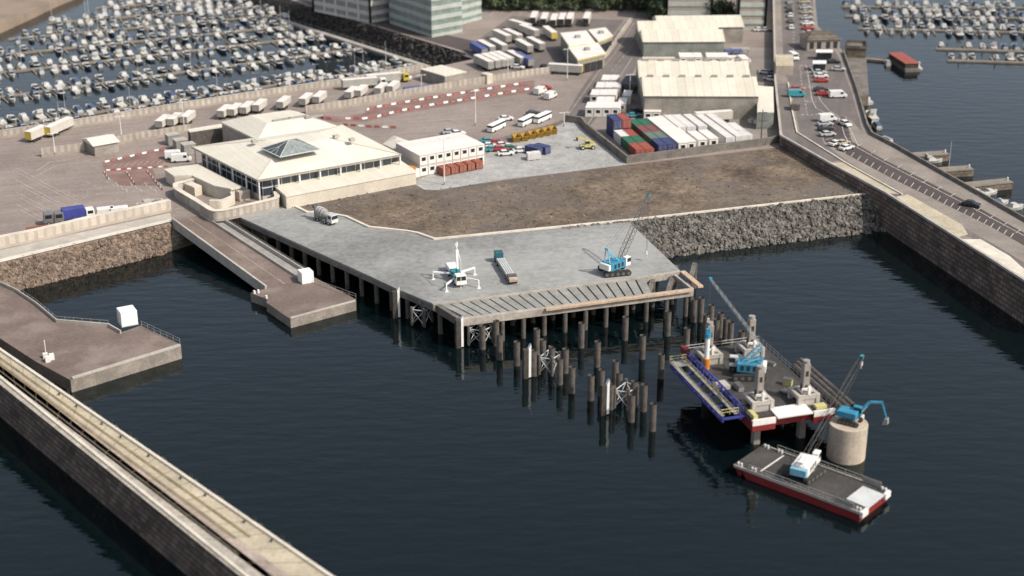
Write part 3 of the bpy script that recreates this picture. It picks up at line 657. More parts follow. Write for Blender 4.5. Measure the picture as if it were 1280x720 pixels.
MB().tube((0,0,0),(0,0,2.1),.62,14).build('foot', M['orange'], ph); MB().tube((0,0,2.1),(0,0,6.2),.42,14).build('casing', M['bright_white'], ph)
hd = MB(); hd.tube((0,0,6.2),(0,0,7.0),.6,10); hd.box(-.35,.35,-.35,.35,7.0,7.9); hd.build('head', M['blue'], ph)
for k in range(3):
    a, b = J(-1.2 + k*.5, JW + 1.1 + k*1.15, jz + .12), J(JL*.62 - 1 + k*1.0, JW + 1.1 + k*1.15, jz + .12)
    W4 = Matrix.Translation(jack.location) @ jack.rotation_euler.to_matrix().to_4x4()
    a, b = W4 @ a, W4 @ b; t = tag(MB().tube(a, b, .56, 14, cap=False).build('steel_tube', M['pile_dark']), f'long dark steel tube lying along the right side of the jack-up, {["nearest the deck","middle of the three","outermost of the three"][k]}', 'tube', 'loose steel tubes beside the jack-up', 'thing')

# loose gear on the barge decks
for i, (a, b, lx, ly, h, m_, nm, l) in enumerate(((12,3,2.2,1.0,.9,'grey_steel','tool_box','grey tool chest on the jack-up deck near the piling frame'),(22,8,2.6,1.2,1.1,'concrete','tool_box','pale tool chest near the far rail of the jack-up deck'),(8,10,1.4,1.4,.5,'timber_dark','pallet','dark timber pallet on the jack-up deck between the front legs'),(20,12.5,3.0,.9,.5,'rail','pipe_bundle','bundle of thin pipes on the jack-up deck by the right rail'),(11,12,1.6,1.0,1.2,'pale_yellow','generator','yellow generator on the jack-up deck behind the right front leg'))):
    p = Matrix.Translation(jack.location) @ jack.rotation_euler.to_matrix().to_4x4() @ J(a, b, jz)
    t = thing(nm, l, nm.replace('_', ' '), p, jr + .2*i); MB().box(-lx/2,lx/2,-ly/2,ly/2,.02,h).build('body', M[m_], t, bevel=.05); MB().box(-lx/2-.04,lx/2+.04,-ly/2-.04,ly/2+.04,h+.003,h+.1).build('lid', M['lattice'], t)
gp_ = MB()
for k in range(9): a = lerp(4, JL-5, k/8); gp_.beam(J(a,-.45,jz-1.2), J(a,-.45,jz+1.5), .22); gp_.beam(J(a,-.45,jz+1.4), J(a,-1.1,jz+1.4), .18)
gp_.beam(J(4,-.45,jz+1.45), J(JL-5,-.45,jz+1.45), .2); gp_.build('guide_posts', M['navy'], pf)
# ---- concrete caisson
p = G(1057,570,0); ca = thing('caisson', 'round concrete caisson standing in the water with a blue excavator on it', 'caisson', (p.x, p.y, 0))
MB().tube((0,0,-3),(0,0,6.4),3.25,64).build('shaft', M['caisson'], ca, bevel=.12)
cz = 6.4; cc = Vector((p.x, p.y, cz))

# ---- flat barge
fz = 1.7
fA, fB, fC, fD = GP([(916,581),(1075,641),(1110,614),(950,555)], fz)
fu = (fB - fA); FL = fu.length; fr_ = math.atan2(fu.y, fu.x); FW = (fD - fA).length
fb_ = thing('flat_barge', 'long red flat barge with dark deck and a white loading plate', 'barge', (fA.x, fA.y, 0), fr_)
MB().hexa([(3.2,0,-.8),(FL,0,-.8),(FL,FW,-.8),(3.2,FW,-.8)], [(1.6,0,fz-.15),(FL,0,fz-.15),(FL,FW,fz-.15),(1.6,FW,fz-.15)]).build('hull', M['red_hull'], fb_)
MB().hexa([(1.2,.3,-.3),(1.58,.3,-.3),(1.58,FW-.3,-.3),(1.2,FW-.3,-.3)], [(0,.3,fz-.2),(1.58,.3,fz-.2),(1.58,FW-.3,fz-.2),(0,FW-.3,fz-.2)]).build('bow', M['red_hull'], fb_)
MB().box(0,FL,.02,FW-.02,fz-.15,fz).build('deck', M['barge_deck'], fb_)
MB().box(4.6,4.85,1.2,FW-1.0,fz+.004,fz+.05).build('bow_strip', M['white'], fb_)
for y0, y1 in ((-.08,.14),(FW-.14,FW+.08)): MB().box(.2,FL,y0,y1,fz-.3,fz+.16).build('gunwale', M['concrete'], fb_)
r1 = MB(); rail_fence(r1, [(3,.12,fz),(FL-4.5,.12,fz)], 1.1, 1.7, .05); rail_fence(r1, [(3,FW-.12,fz),(FL-4.5,FW-.12,fz)], 1.1, 1.7, .05); r1.build('railing', M['rail'], fb_)
for y in (.12, FW-.22): MB().box(FL-4.4,FL-1.2,y,y+.1,fz,fz+1.1).build('side_screen', M['grey_steel'], fb_)
MB().hexa([(FL-3.6,2.0,fz+.02),(FL+.3,2.0,fz-.1),(FL+.3,FW-1.8,fz-.1),(FL-3.6,FW-1.8,fz+.02)],[(FL-3.6,2.0,fz+.3),(FL+.3,2.0,fz+.12),(FL+.3,FW-1.8,fz+.12),(FL-3.6,FW-1.8,fz+.3)]).build('loading_plate', M['chrome'], fb_)
for y0, y1 in ((0,1.9),(FW-1.7,FW)): MB().box(FL,FL+.5,y0,y1,fz-.9,fz+.15).build('stern_block', M['white'], fb_)
for x in (.8, 3.5, FL-.8):
    for y in (.5, FW-.5):
        for x_ in (x, x + .6): MB().tube((x_,y,fz),(x_,y,fz+.6),.18,8).build('bollard', M['white'], fb_)
# ================================================================== construction machines
def lattice(mb, p, q, w0, wm, r=.06, n=14, rb=None):
    """four chord lattice boom from p to q"""
    p, q = Vector(p), Vector(q); d = (q - p).normalized(); a = d.cross(Vector((0,0,1))).normalized(); b = a.cross(d).normalized()
    rb = rb or r * .6
    def ring(t):
        w = lerp(w0, wm, min(1, min(t, 1 - t) * 6)) / 2; c = p.lerp(q, t)
        return [c + a*w + b*w, c - a*w + b*w, c - a*w - b*w, c + a*w - b*w]
    R0 = ring(0)
    for i in range(n):
        R1 = ring((i + 1) / n)
        for k in range(4):
            mb.tube(R0[k], R1[k], r, 4, cap=False)
            j = (k + 1) % 4
            if i % 2: mb.tube(R0[k], R1[j], rb, 3, cap=False)
            else: mb.tube(R0[j], R1[k], rb, 3, cap=False)
        R0 = R1
    return mb
def tracks(t, L=5.2, gap=3.4, w=.8, h=1.0, m='black'):
    for s in (-1, 1):
        mb = MB(); y = s * gap / 2; pts = []
        for k in range(9): a = math.pi/2 + math.pi*k/8; pts.append((-L/2 + h/2 + math.cos(a)*h/2, h/2 + math.sin(a)*h/2))
        for k in range(9): a = -math.pi/2 + math.pi*k/8; pts.append((L/2 - h/2 + math.cos(a)*h/2, h/2 + math.sin(a)*h/2))
        n = len(pts); vs = [(x, y - w/2, z) for x, z in pts] + [(x, y + w/2, z) for x, z in pts]
        mb.add(vs, [(i, (i+1)%n, n+(i+1)%n, n+i) for i in range(n)] + [tuple(range(n)), tuple(range(n, 2*n))])
        tr = mb.build('track', M[m], t)
        wh = MB()
        for k in range(5): x = lerp(-L/2 + h/2, L/2 - h/2, k/4); wh.tube((x, y - w/2 - .03, h/2), (x, y + w/2 + .03, h/2), h*.3, 10)
        wh.build('rollers', M['lattice'], tr)
    MB().box(-1.2, 1.2, -gap/2 + w/2, gap/2 - w/2, .45, .95).build('undercarriage', M['grey_steel'], t)
    MB().tube((0,0,.95), (0,0,1.26), 1.0, 16).build('turntable', M['black'], t)
def crawler_crane(label, loc, track_rz, tip, foot_off=1.5, flip=False, col='blue', cw='white', luff=None, boomcol='lattice', hook_z=None, ggo=3.2, cabm=None, houseL=4.6, jibcol=None, gantry=True):
    t = thing('crawler_crane', label, 'crane', loc, track_rz)
    tracks(t, 6.0, 4.0, .85, 1.2)
    loc = Vector(loc); d = (Vector(tip) - loc) if luff is None else (Vector(luff) - loc); hz = math.atan2(d.y, d.x) + (math.pi if flip else 0)
    hr = hz - track_rz; ca, sa = math.cos(hr), math.sin(hr)
    def Lc(x, y, z): return Vector((x*ca - y*sa, x*sa + y*ca, z))
    def lbox(x0, x1, y0, y1, z0, z1, mb=None):
        mb = mb or MB(); b = [Lc(x0,y0,0),Lc(x1,y0,0),Lc(x1,y1,0),Lc(x0,y1,0)]
        return mb.hexa([(p.x,p.y,z0) for p in b], [(p.x,p.y,z1) for p in b])
    ho = lbox(-houseL*.55, houseL*.4, -1.45, 1.45, 1.27, 2.9).build('house', M[col], t, bevel=.08)
    lv = MB()
    for k in range(3): lbox(-1.6 + k*1.1, -1.0 + k*1.1, -1.49, -1.455, 1.7, 2.6, lv); lbox(-1.6 + k*1.1, -1.0 + k*1.1, 1.455, 1.49, 1.7, 2.6, lv)
    lv.build('vents', M['black'], ho)
    lbox(-houseL*.55 - .75, -houseL*.55 - .02, -1.4, 1.4, 1.5, 2.8).build('counterweight', M[cw], t, bevel=.1)
    cb = lbox(houseL*.41, houseL*.41 + 1.5, -1.5, -.45, 1.35, 3.3).build('cab', M[cabm or cw], t, bevel=.08)
    lbox(houseL*.41 + .4, houseL*.41 + 1.53, -1.53, -.42, 2.2, 3.05).build('window', M['glass'], cb)
    W0 = Matrix.Translation(loc) @ Matrix.Rotation(track_rz, 4, 'Z'); inv = W0.inverted()
    foot = Lc(foot_off, .3, 1.9); top = inv @ (Vector(luff) if luff is not None else Vector(tip))
    bm_ = lattice(MB(), foot, top, .5, 1.1 if luff is None else .8, (.07 if boomcol == 'lattice' else .05) if luff is None else .1, 16 if luff is None else 7)
    bo = bm_.build('boom', M[boomcol], t)
    head = top
    if luff is not None:
        head = inv @ Vector(tip)
        lattice(MB(), top, head, .25, .4, .028, 22).build('jib', M[jibcol or boomcol], t)
    dd = (head - (foot if luff is None else top)).normalized()
    MB().beam(head - dd*.35, head + dd*.35, .6, .6).build('boom_head', M[col] if luff is not None else M['teal'], bo)
    # gantry and stays
    g = Lc(-houseL*.55, 0, 2.9 + ggo)
    if gantry:
        ga = MB()
        for y in (-.8, .8):
            ga.beam(Lc(.4, y, 2.9), g + Lc(0, y*.35, 0), .22); ga.beam(Lc(-houseL*.5, y, 2.9), g + Lc(0, y*.35, 0), .18)
        ga.beam(g + Lc(0,-.5,0), g + Lc(0,.5,0), .35); ga.build('gantry', M['pale_blue'] if col == 'blue' else M[col], t)
        st = MB()
        for y in (-.35, .35): st.tube(g + Lc(0,y,0), top + Lc(0,y,0), .03, 3)
        if luff is not None: st.tube(g, head, .03, 3)
        st.build('stay_ropes', M['lattice'], t)
    if hook_z is not None:
        b = Vector((head.x, head.y, hook_z - loc.z)); hk = MB()
        for o_ in (-.12, .12): hk.tube(head + Vector((o_,0,0)), b + Vector((o_,0,.9)), .03, 3)
        hk.build('hoist_rope', M['lattice'], t)
        mb = MB(); mb.cbox((b.x, b.y, b.z + .3), (.5,.35,.8)); mb.tube((b.x,b.y,b.z+.3),(b.x,b.y,b.z-.2),.12,6); mb.build('hook_block', M['chrome'], t)
    return t
hk = G(808,322,DZ + .8); tp = above(808, 322, DZ + .8, 244)
crawler_crane('blue crawler crane with tall lattice boom and white counterweight on the grey deck', G(768,341,DZ+.02), seg((757,343.5),(783,341),DZ)[2], tp, hook_z=DZ + 1.2)
hx = G(885,400,5); tp2 = above(885, 408, 5, 349)
lf = G(952,432,jz + 6.2)
crawler_crane('blue crawler crane with long thin jib standing on the jack-up barge deck', G(934,470,jz), seg((918,470),(948,470),jz)[2], tp2, luff=lf, flip=True, boomcol='pale_blue', jibcol='chrome', hook_z=5.6, ggo=1.2, cabm='chrome')
tp3 = above(1072, 503, 2, 446)
crawler_crane('white and blue crawler crane with dark lattice boom on the flat barge', G(1005,594,fz), seg((996,600),(1022,582),fz)[2], tp3, col='white', cw='pale_blue', boomcol='black', ggo=.8, houseL=5.2, hook_z=9, cabm='bright_white')

# excavator on the caisson
ex = thing('excavator', 'blue tracked excavator perched on top of the round concrete caisson', 'excavator', cc + Vector((.2,-.1,.02)), R(-30))
tracks(ex, 3.6, 2.3, .55, .8)
eh = MB().box(-1.9,1.2,-1.25,1.25,1.26,2.35).build('house', M['blue'], ex, bevel=.1)
MB().box(-2.2,-1.92,-1.25,1.25,1.26,2.2).build('counterweight', M['blue'], ex, bevel=.08)
ec = MB().box(.1,1.6,.35,1.25,1.3,3.0).build('cab', M['blue'], ex, bevel=.08)
MB().box(.3,1.63,.32,1.28,2.0,2.8).build('window', M['glass'], ec)
eb = Matrix.Rotation(R(35), 3, 'Z')
bm1 = MB()
P = [eb @ Vector(p) for p in ((1.0,-.2,1.8),(3.0,-.2,3.9),(5.2,-.2,3.7))]
bm1.beam(P[0], P[1], .34, .46); bm1.beam(P[1], P[2], .28, .36); bm1.build('boom', M['blue'], ex)
P2 = [eb @ Vector(p) for p in ((5.1,-.2,3.9),(6.2,-.2,.6))]
MB().beam(P2[0], P2[1], .24, .32).build('stick', M['blue'], ex)
b0 = eb @ Vector((6.15,-.2,.4)); mb = MB()
mb.hexa([b0+Vector((-.5,-.5,-.9)),b0+Vector((.4,-.5,-.7)),b0+Vector((.4,.5,-.7)),b0+Vector((-.5,.5,-.9))],[b0+Vector((-.2,-.5,.3)),b0+Vector((.3,-.5,.3)),b0+Vector((.3,.5,.3)),b0+Vector((-.2,.5,.3))]); mb.build('bucket', M['grey_steel'], ex)
mb = MB(); mb.tube(eb @ Vector((1.3,-.2,1.5)), eb @ Vector((2.6,-.2,3.1)), .12, 6); mb.build('ram', M['chrome'], ex)

# wheels: one mesh per wheel, tyre and hub
def wheel(t, x, y, r=.5, w=.35, m='black'):
    o = MB().tube((x, y - w/2, r), (x, y + w/2, r), r, 14).build('wheel', M[m], t)
    MB().tube((x, y - w/2 - .02, r), (x, y + w/2 + .02, r), r*.5, 10).build('hub', M['chrome'], o)
def cab_front(t, x0, x1, w, z0, z1, m, name='cab'):
    c = MB().hexa([(x0,-w/2,z0),(x1,-w/2,z0),(x1,w/2,z0),(x0,w/2,z0)], [(x0,-w/2,z1),(x1-.15,-w/2,z1),(x1-.15,w/2,z1),(x0,w/2,z1)]).build(name, M[m], t, bevel=.08)
    h = z1 - z0
    MB().hexa([(x1-.12,-w*.44,z0+h*.48),(x1+.02,-w*.44,z0+h*.48),(x1+.02,w*.44,z0+h*.48),(x1-.12,w*.44,z0+h*.48)], [(x1-.3,-w*.44,z0+h*.88),(x1-.08,-w*.44,z0+h*.88),(x1-.08,w*.44,z0+h*.88),(x1-.3,w*.44,z0+h*.88)]).build('windscreen', M['glass'], c)
    for s in (-1, 1): MB().box(x0+.35, x1-.4, s*w/2-.02, s*w/2+.02, z0+h*.5, z0+h*.86).build('side_window', M['glass'], c)
    for s in (-1, 1): MB().box(x1+.0, x1+.04, s*w*.38-.14, s*w*.38+.14, z0+h*.12, z0+h*.22).build('headlight', M['bright_white'], c)
    return c
def truck_wheels(t, xs, y=1.05, r=.5):
    for x in xs:
        for s in (-1, 1): wheel(t, x, s*y, r)

# concrete mixer lorry
p, q, a, L = seg((397,274),(416,281), DZ)
mx = thing('mixer_lorry', 'grey concrete mixer lorry parked at the far end of the grey deck', 'lorry', (p + q) / 2 + Vector((0,0,.02)), a)
MB().box(-4.3,4.0,-.5,.5,.75,1.05).build('chassis', M['grey_steel'], mx); truck_wheels(mx, (-3.2,-1.9,1.3,2.9))
cab_front(mx, 2.4, 4.4, 2.4, .8, 3.1, 'chrome')
dr = MB(); ax = Vector((-1.0, 0, .0))
prof = [(-4.0,.55,3.3),(-3.2,.95,3.05),(-2.2,1.3,2.75),(-.6,1.35,2.55),(.8,1.0,2.3),(1.7,.5,2.15)]
for (x0,r0,z0),(x1,r1,z1) in zip(prof, prof[1:]): dr.tube((x0,0,z0),(x1,0,z1), r0, 18, r1, cap=(x0 < -3.9 or x1 > 1.6))
dro = dr.build('drum', M['grey_steel'], mx)
sp_ = MB()
for k in range(3): x = -2.6 + k*1.1; sp_.tube((x,0,2.82-k*.12),(x+.22,0,2.78-k*.12), 1.38 - abs(k-1)*.06, 18)
sp_.build('drum_band', M['chrome'], dro)
ch = MB(); ch.hexa([(-4.6,-.5,3.2),(-3.9,-.5,3.2),(-3.9,.5,3.2),(-4.6,.5,3.2)],[(-4.9,-.7,4.1),(-3.9,-.7,4.1),(-3.9,.7,4.1),(-4.9,.7,4.1)]); ch.box(-4.6,-4.2,-.15,.15,1.0,3.2); ch.build('hopper', M['lattice'], mx); mx.scale = (.82,)*3

# concrete pump lorry with its legs out
p, q, a, L = seg((562,338),(577.5,361), DZ)
pm = thing('concrete_pump_lorry', 'white and teal concrete pump lorry with four splayed legs and raised boom', 'lorry', (p + q) / 2 + Vector((0,0,.02)), a)
MB().box(-5.2,4.6,-.55,.55,.8,1.15).build('chassis', M['grey_steel'], pm); truck_wheels(pm, (-3.6,-2.3,1.6,3.1))
cab_front(pm, 3.4, 5.3, 2.4, .8, 3.0, 'white')
MB().box(-4.9,-1.4,-1.15,1.15,1.2,2.3).build('side_lockers', M['white'], pm, bevel=.05)
MB().box(-1.2,.6,-1.1,1.1,1.2,2.2).build('water_tank', M['teal'], pm, bevel=.08)
MB().box(.9,2.9,-1.1,1.1,1.2,1.9).build('turret_base', M['teal'], pm); MB().tube((1.9,0,1.92),(1.9,0,3.4),.5,14).build('turret', M['teal'], pm)
MB().hexa([(-6.0,-.6,1.0),(-5.2,-.6,1.0),(-5.2,.6,1.0),(-6.0,.6,1.0)],[(-6.4,-1,1.9),(-5.2,-1,1.9),(-5.2,1,1.9),(-6.4,1,1.9)]).build('hopper', M['grey_steel'], pm)
for (bx, by, ex_, ey) in ((2.8,1.1,6.2,3.8),(2.8,-1.1,6.2,-3.8),(-.4,1.1,-1.5,5.0),(-.4,-1.1,-1.5,-5.0)):
    lg = MB(); lg.beam((bx,by,1.45),(ex_,ey,1.75),.3,.36); lg.beam((ex_,ey,1.85),(ex_,ey,.1),.24); lg.cbox((ex_,ey,0),(.8,.8,.1)); lg.build('outrigger', M['bright_white'], pm)
b1 = MB(); b1.beam((1.9,0,3.3),(.9,0,7.6),.36,.4); b1.beam((.2,.45,3.2),(0.9,.42,7.4),.24,.28); b1.build('boom', M['bright_white'], pm)
b2 = MB(); b2.beam((.9,.1,7.6),(1.3,.1,8.7),.32); b2.beam((1.3,.1,8.7),(1.2,.1,9.5),.28); b2.build('boom_tip', M['bright_white'], pm)
b3 = MB(); b3.tube((1.2,-.3,9.2),(6.9,-.6,7.4),.09,6); b3.build('delivery_arm', M['bright_white'], pm)
MB().path([(6.9,-.6,7.4),(7.0,-.6,3.5),(6.9,-.6,.6)],.08,6).build('delivery_hose', M['white'], pm); pm.scale = (.96,.9,.92)

# flatbed lorry with planks
p, q, a, L = seg((642,357),(622,325), DZ)
fl_ = thing('flatbed_lorry', 'long flatbed lorry with dark teal cab and timber at its tail', 'lorry', (p + q) / 2 + Vector((0,0,.02)), a)
h = L / 2
MB().box(-h,h-2.3,-1.1,1.1,.9,1.3).build('bed', M['grey_steel'], fl_); truck_wheels(fl_, (-h+1.2,-h+2.5,-h+3.8,h-3.4,h-1.2))
M['dark_teal'] = mat('dark_teal_paint', (.02,.10,.125), .5, .12, .4, 3.0)
cab_front(fl_, h-1.9, h, 2.2, .7, 2.7, 'dark_teal')
for y in (-.8,-.25,.3,.85): MB().box(-h+2.2,h-2.9,y-.2,y+.2,1.31,1.75).build('load_beam', M['chrome'], fl_)
fl_.scale = (1,.8,.88)
MB().box(-h-.02,-h+.9,-1.1,1.1,1.31,1.75).build('timber_stack', M['formwork'], fl_, bevel=.03)
MB().box(-h+.92,-h+2.15,-1.15,1.15,1.31,2.1).build('bulkhead', M['lattice'], fl_)

# telehandler on the pad
p = G(734,186,LZ); th = thing('telehandler', 'small yellow telehandler parked on the grey pad', 'loader', p + Vector((0,0,.03)), R(190))
MB().box(-2,2,-.9,.9,.6,1.3).build('body', M['pale_yellow'], th, bevel=.06); truck_wheels(th, (-1.4,1.4), 1.0, .55)
tc_ = MB().box(-.7,.7,.1,.95,1.3,2.5).build('cab', M['pale_yellow'], th); MB().box(-.5,.73,.07,.98,1.6,2.3).build('window', M['glass'], tc_)
MB().beam((-1.9,-.5,1.5),(2.8,-.5,3.2),.35,.4).build('boom', M['yellow'], th)
mb = MB(); mb.box(2.6,2.8,-1.1,.2,2.3,3.2); mb.box(2.8,3.7,-.9,-.75,2.3,2.4); mb.box(2.8,3.7,-.2,-.05,2.3,2.4); mb.build('fork', M['black'], th)
# ================================================================== buildings
M['cream_roof'] = mat('cream_metal_roof', (.68,.635,.53), .6, .05, .08, 1.5, stain=((.60,.55,.45), .06, .55, .5))
M['roof_green'] = mat('dull_metal_roof', (.64,.595,.50), .6, .05, .08, 1.5)
M['cream_wall'] = mat('cream_wall', (.55,.49,.40), .8, .08, .2, 2.0, stain=((.45,.39,.31), .15, .58, .5))
M['cladding'] = stone_mat('ribbed_cladding', (.40,.36,.30), (.46,.42,.36), (.8,.8,.8), 2.2, 30.0, c_lo=.88)
M['green_clad'] = stone_mat('greenish_cladding', (.33,.34,.30), (.37,.38,.34), (.8,.8,.8), 2.2, 30.0, c_lo=.9)
M['office_glass'] = mat('green_tinted_glass', (.21,.255,.225), .25, .15, .3, 1.0)
M['blue_glass'] = mat('dark_blue_glazing', (.05,.06,.08), .2, .2, .4, 1.0)
M['office_band'] = mat('office_floor_band', (.40,.43,.39), .7, .08, .3, 1.0)
M['stone_block'] = mat('tan_block_facade', (.34,.29,.25), .9, .12, .1, 1.0)
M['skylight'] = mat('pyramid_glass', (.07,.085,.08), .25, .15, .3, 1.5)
M['pale_skylight'] = mat('pale_pyramid_glass', (.22,.245,.235), .4, .15, .3, 1.5)

def ribbed(m, width, amt):
    t = m.node_tree; N = t.nodes; L = t.links; b = N['Principled BSDF']; src = b.inputs['Base Color'].links[0].from_socket
    tc = N.new('ShaderNodeTexCoord'); sp = N.new('ShaderNodeSeparateXYZ'); L.new(tc.outputs['Object'], sp.inputs[0])
    f = N.new('ShaderNodeMath'); f.operation = 'DIVIDE'; L.new(sp.outputs[0], f.inputs[0]); f.inputs[1].default_value = width
    fl = N.new('ShaderNodeMath'); fl.operation = 'FLOOR'; L.new(f.outputs[0], fl.inputs[0])
    wn = N.new('ShaderNodeTexWhiteNoise'); wn.noise_dimensions = '1D'; L.new(fl.outputs[0], wn.inputs['W'])
    fr = N.new('ShaderNodeMath'); fr.operation = 'FRACT'; L.new(f.outputs[0], fr.inputs[0])
    gt = N.new('ShaderNodeMath'); gt.operation = 'GREATER_THAN'; L.new(fr.outputs[0], gt.inputs[0]); gt.inputs[1].default_value = .9
    mr = N.new('ShaderNodeMapRange'); mr.inputs['To Min'].default_value = 1 - amt; mr.inputs['To Max'].default_value = 1 + amt*.4; L.new(wn.outputs['Value'], mr.inputs['Value'])
    s = N.new('ShaderNodeMath'); s.operation = 'MULTIPLY_ADD'; L.new(gt.outputs[0], s.inputs[0]); s.inputs[1].default_value = -amt*1.6; L.new(mr.outputs[0], s.inputs[2])
    mx = N.new('ShaderNodeVectorMath'); mx.operation = 'SCALE'; L.new(src, mx.inputs[0]); L.new(s.outputs[0], mx.inputs['Scale']); L.new(mx.outputs[0], b.inputs['Base Color'])
ribbed(M['cream_roof'], 1.5, .055); ribbed(M['roof_green'], 1.5, .055)
# --- terminal: frame with x along its front eave
o_, q_, ta, TL = seg((322,244),(500,212), LZ)
term = thing('terminal_building', 'large cream roofed terminal building with glazed walls and a glass pyramid on its roof', 'building', (o_.x, o_.y, LZ), ta)
TI = (Matrix.Translation((o_.x, o_.y, LZ)) @ Matrix.Rotation(ta, 4, 'Z')).inverted()
def T(px, py, z): return TI @ G(px, py, LZ + z)
EZ = 6.2
F, Lf, Rt = T(322,225,EZ), T(240,183.5,EZ), T(501,193,EZ)
# rectangular main roof in local axes
x1 = Rt.x; y1 = abs(Lf.y - F.y); x0 = 0.0; 
Lx = (Lf.x) # slight skew of the left corner
by = y1
def hip(mb, c, z0, z1, inset, top=True):
    t = []
    n = len(c); cen = sum((Vector((p[0],p[1])) for p in c), Vector((0,0))) / n
    for i in range(n):
        a, b, d = Vector(c[i-1][:2]), Vector(c[i][:2]), Vector(c[(i+1)%n][:2])
        e1, e2 = (b-a).normalized(), (d-b).normalized(); n1, n2 = Vector((-e1.y,e1.x)), Vector((-e2.y,e2.x)); k = n1 + n2; k = k / max(.3, k.dot(n1)) * inset
        if k.dot(cen - b) < 0: k = -k
        t.append((b.x+k.x, b.y+k.y, z1))
    bt = [(p[0],p[1],z0) for p in c]; lo = [(p[0],p[1],z0-.5) for p in c]
    mb.add(lo + bt + t, [(i,(i+1)%n,n+(i+1)%n,n+i) for i in range(n)] + [(n+i,n+(i+1)%n,2*n+(i+1)%n,2*n+i) for i in range(n)] + [tuple(range(2*n,3*n))] + [tuple(reversed(range(n)))])
    return t
BkL, BkR = T(292,166,EZ), T(408,152,EZ)
c = [(F.x,F.y),(Rt.x,Rt.y),(Rt.x-1.0,Rt.y+y1*.93),(Lf.x,Lf.y)]
mb = MB(); ring = hip(mb, c, EZ, EZ + 3.0, 13.0); roof = mb.build('main_roof', M['cream_roof'], term)
# rear wing roof, higher hip
W_ = [T(276,154,EZ), T(322,176.5,EZ), T(428,161,EZ), T(372,141,EZ)]
mb = MB(); hip(mb, [(p.x,p.y) for p in W_], EZ + .35, EZ + 2.7, 5.5); wing = mb.build('rear_roof', M['roof_green'], term)
mb = MB(); e = [(p.x,p.y) for p in [T(478,178,4),T(500,188,4),T(530,181,4),T(492,167.5,4)]]; hip(mb, e, 3.6, 4.8, 3.0); mb.build('side_roof', M['roof_green'], term)
mb = MB(); mb.prism([(lerp(p[0],sum(a for a,_ in e)/4,.06), lerp(p[1],sum(b for _,b in e)/4,.06)) for p in e], 0, 3.1); mb.build('side_wall', M['cream_wall'], term)
# roof hatches, ridge caps and plant
for px, py in ((372,147),(352,150),(392,146)):
    p = T(px, py, EZ + 2.7); MB().cbox((p.x, p.y, EZ + 2.65), (5.0,.9,.35)).build('roof_hatch', M['grey_steel'], wing)
for px, py in ((420,172),(440,176),(318,178)):
    p = T(px, py, EZ + 3.0); MB().cbox((p.x, p.y, EZ + 2.96), (1.3,1.3,.7)).build('roof_vent', M['concrete'], roof)
for i_ in range(4):
    p, q = Vector((*c[i_], EZ + .06)), Vector(ring[i_]) + Vector((0,0,.04)); MB().beam(p, q, .35, .1).build('hip_cap', M['cream_wall'], roof)
gt_ = MB(); gt_.wall(c, EZ - .3, EZ + .02, .28, closed=True); gt_.build('gutter', M['grey_steel'], roof)
# pyramid rooflight
pc = [T(326,185.5,EZ+3), T(350,196.5,EZ+3), T(401,187,EZ+3), T(370,173,EZ+3)]
ctr = sum(pc, Vector()) / 4; apx = Vector((ctr.x, ctr.y, EZ + 3.0 + 2.2))
mb = MB(); 
for i in range(4): mb.poly([Vector((pc[i].x,pc[i].y,EZ+3.01)), Vector((pc[(i+1)%4].x,pc[(i+1)%4].y,EZ+3.01)), apx], 1 if i in (1,) else 0)  # front right face takes the paler colour
sk = mb.build('pyramid_rooflight', [M['skylight'], M['pale_skylight']], term)
gb = MB()
for i in range(4):
    a_, b_ = Vector((pc[i].x,pc[i].y,EZ+3.03)), Vector((pc[(i+1)%4].x,pc[(i+1)%4].y,EZ+3.03))
    gb.beam(a_, apx, .14); gb.beam(a_, b_, .2)
    for k in (1,2,3): m_ = a_.lerp(b_, k/4); gb.beam(m_, m_.lerp(apx, .0) + (apx - (a_ if k < 2 else b_ if k > 2 else (a_+b_)/2)) * (.5 if k != 2 else .98), .07)
gb.build('glazing_bars', M['chrome'], sk)
# walls under the roof: glazing with posts and dark recess
ins = 1.8; wl = [(F.x+ins,F.y+ins),(Rt.x-ins,Rt.y+ins),(Rt.x-ins-1,Rt.y+y1*.93-ins),(Lf.x+ins,Lf.y-ins)]
MB().prism(wl, 0, EZ - .5).build('glazed_wall', M['blue_glass'], term)
mb = MB(); mb.prism([(p.x*.98+.3, p.y-.4) for p in W_], 0, EZ-.17); mb.build('rear_wall', M['stone_block'], term)
for nm, m_, z0_, z1_, off in (('sill_band','cream_wall',0,1.3,.12),('mid_band','chrome',3.2,3.45,.1),):
    if nm == 'sill_band': MB().wall(wl, z0_, z1_, off*2+.1, closed=True).build(nm, M[m_], term)
mu = MB(); mu.wall(wl, 3.2, 3.45, .3, closed=True)
for i, j in ((0,1),(3,0)):
    A2, B2 = Vector(wl[i]), Vector(wl[j]); L2 = (B2-A2).length; n = int(L2/2.4)
    for k in range(n+1): p = A2.lerp(B2, k/n); mu.cbox((p.x,p.y,1.3), (.16,.16,EZ-1.85), ta)
mu.build('glazing_frame', M['chrome'], term)
ps = [Vector(c[0]) + Vector((.4,.4)), Vector(c[3]) + Vector((.5,-.4))] + [Vector(c[0]).lerp(Vector(c[1]), k/7) + Vector((0,.5)) for k in range(1,8)] + [Vector(c[3]).lerp(Vector(c[0]), k/5) + Vector((.5,0)) for k in range(1,5)]
for p in ps: MB().tube((p.x,p.y,0),(p.x,p.y,EZ-.45),.22,8).build('column', M['white'], term)
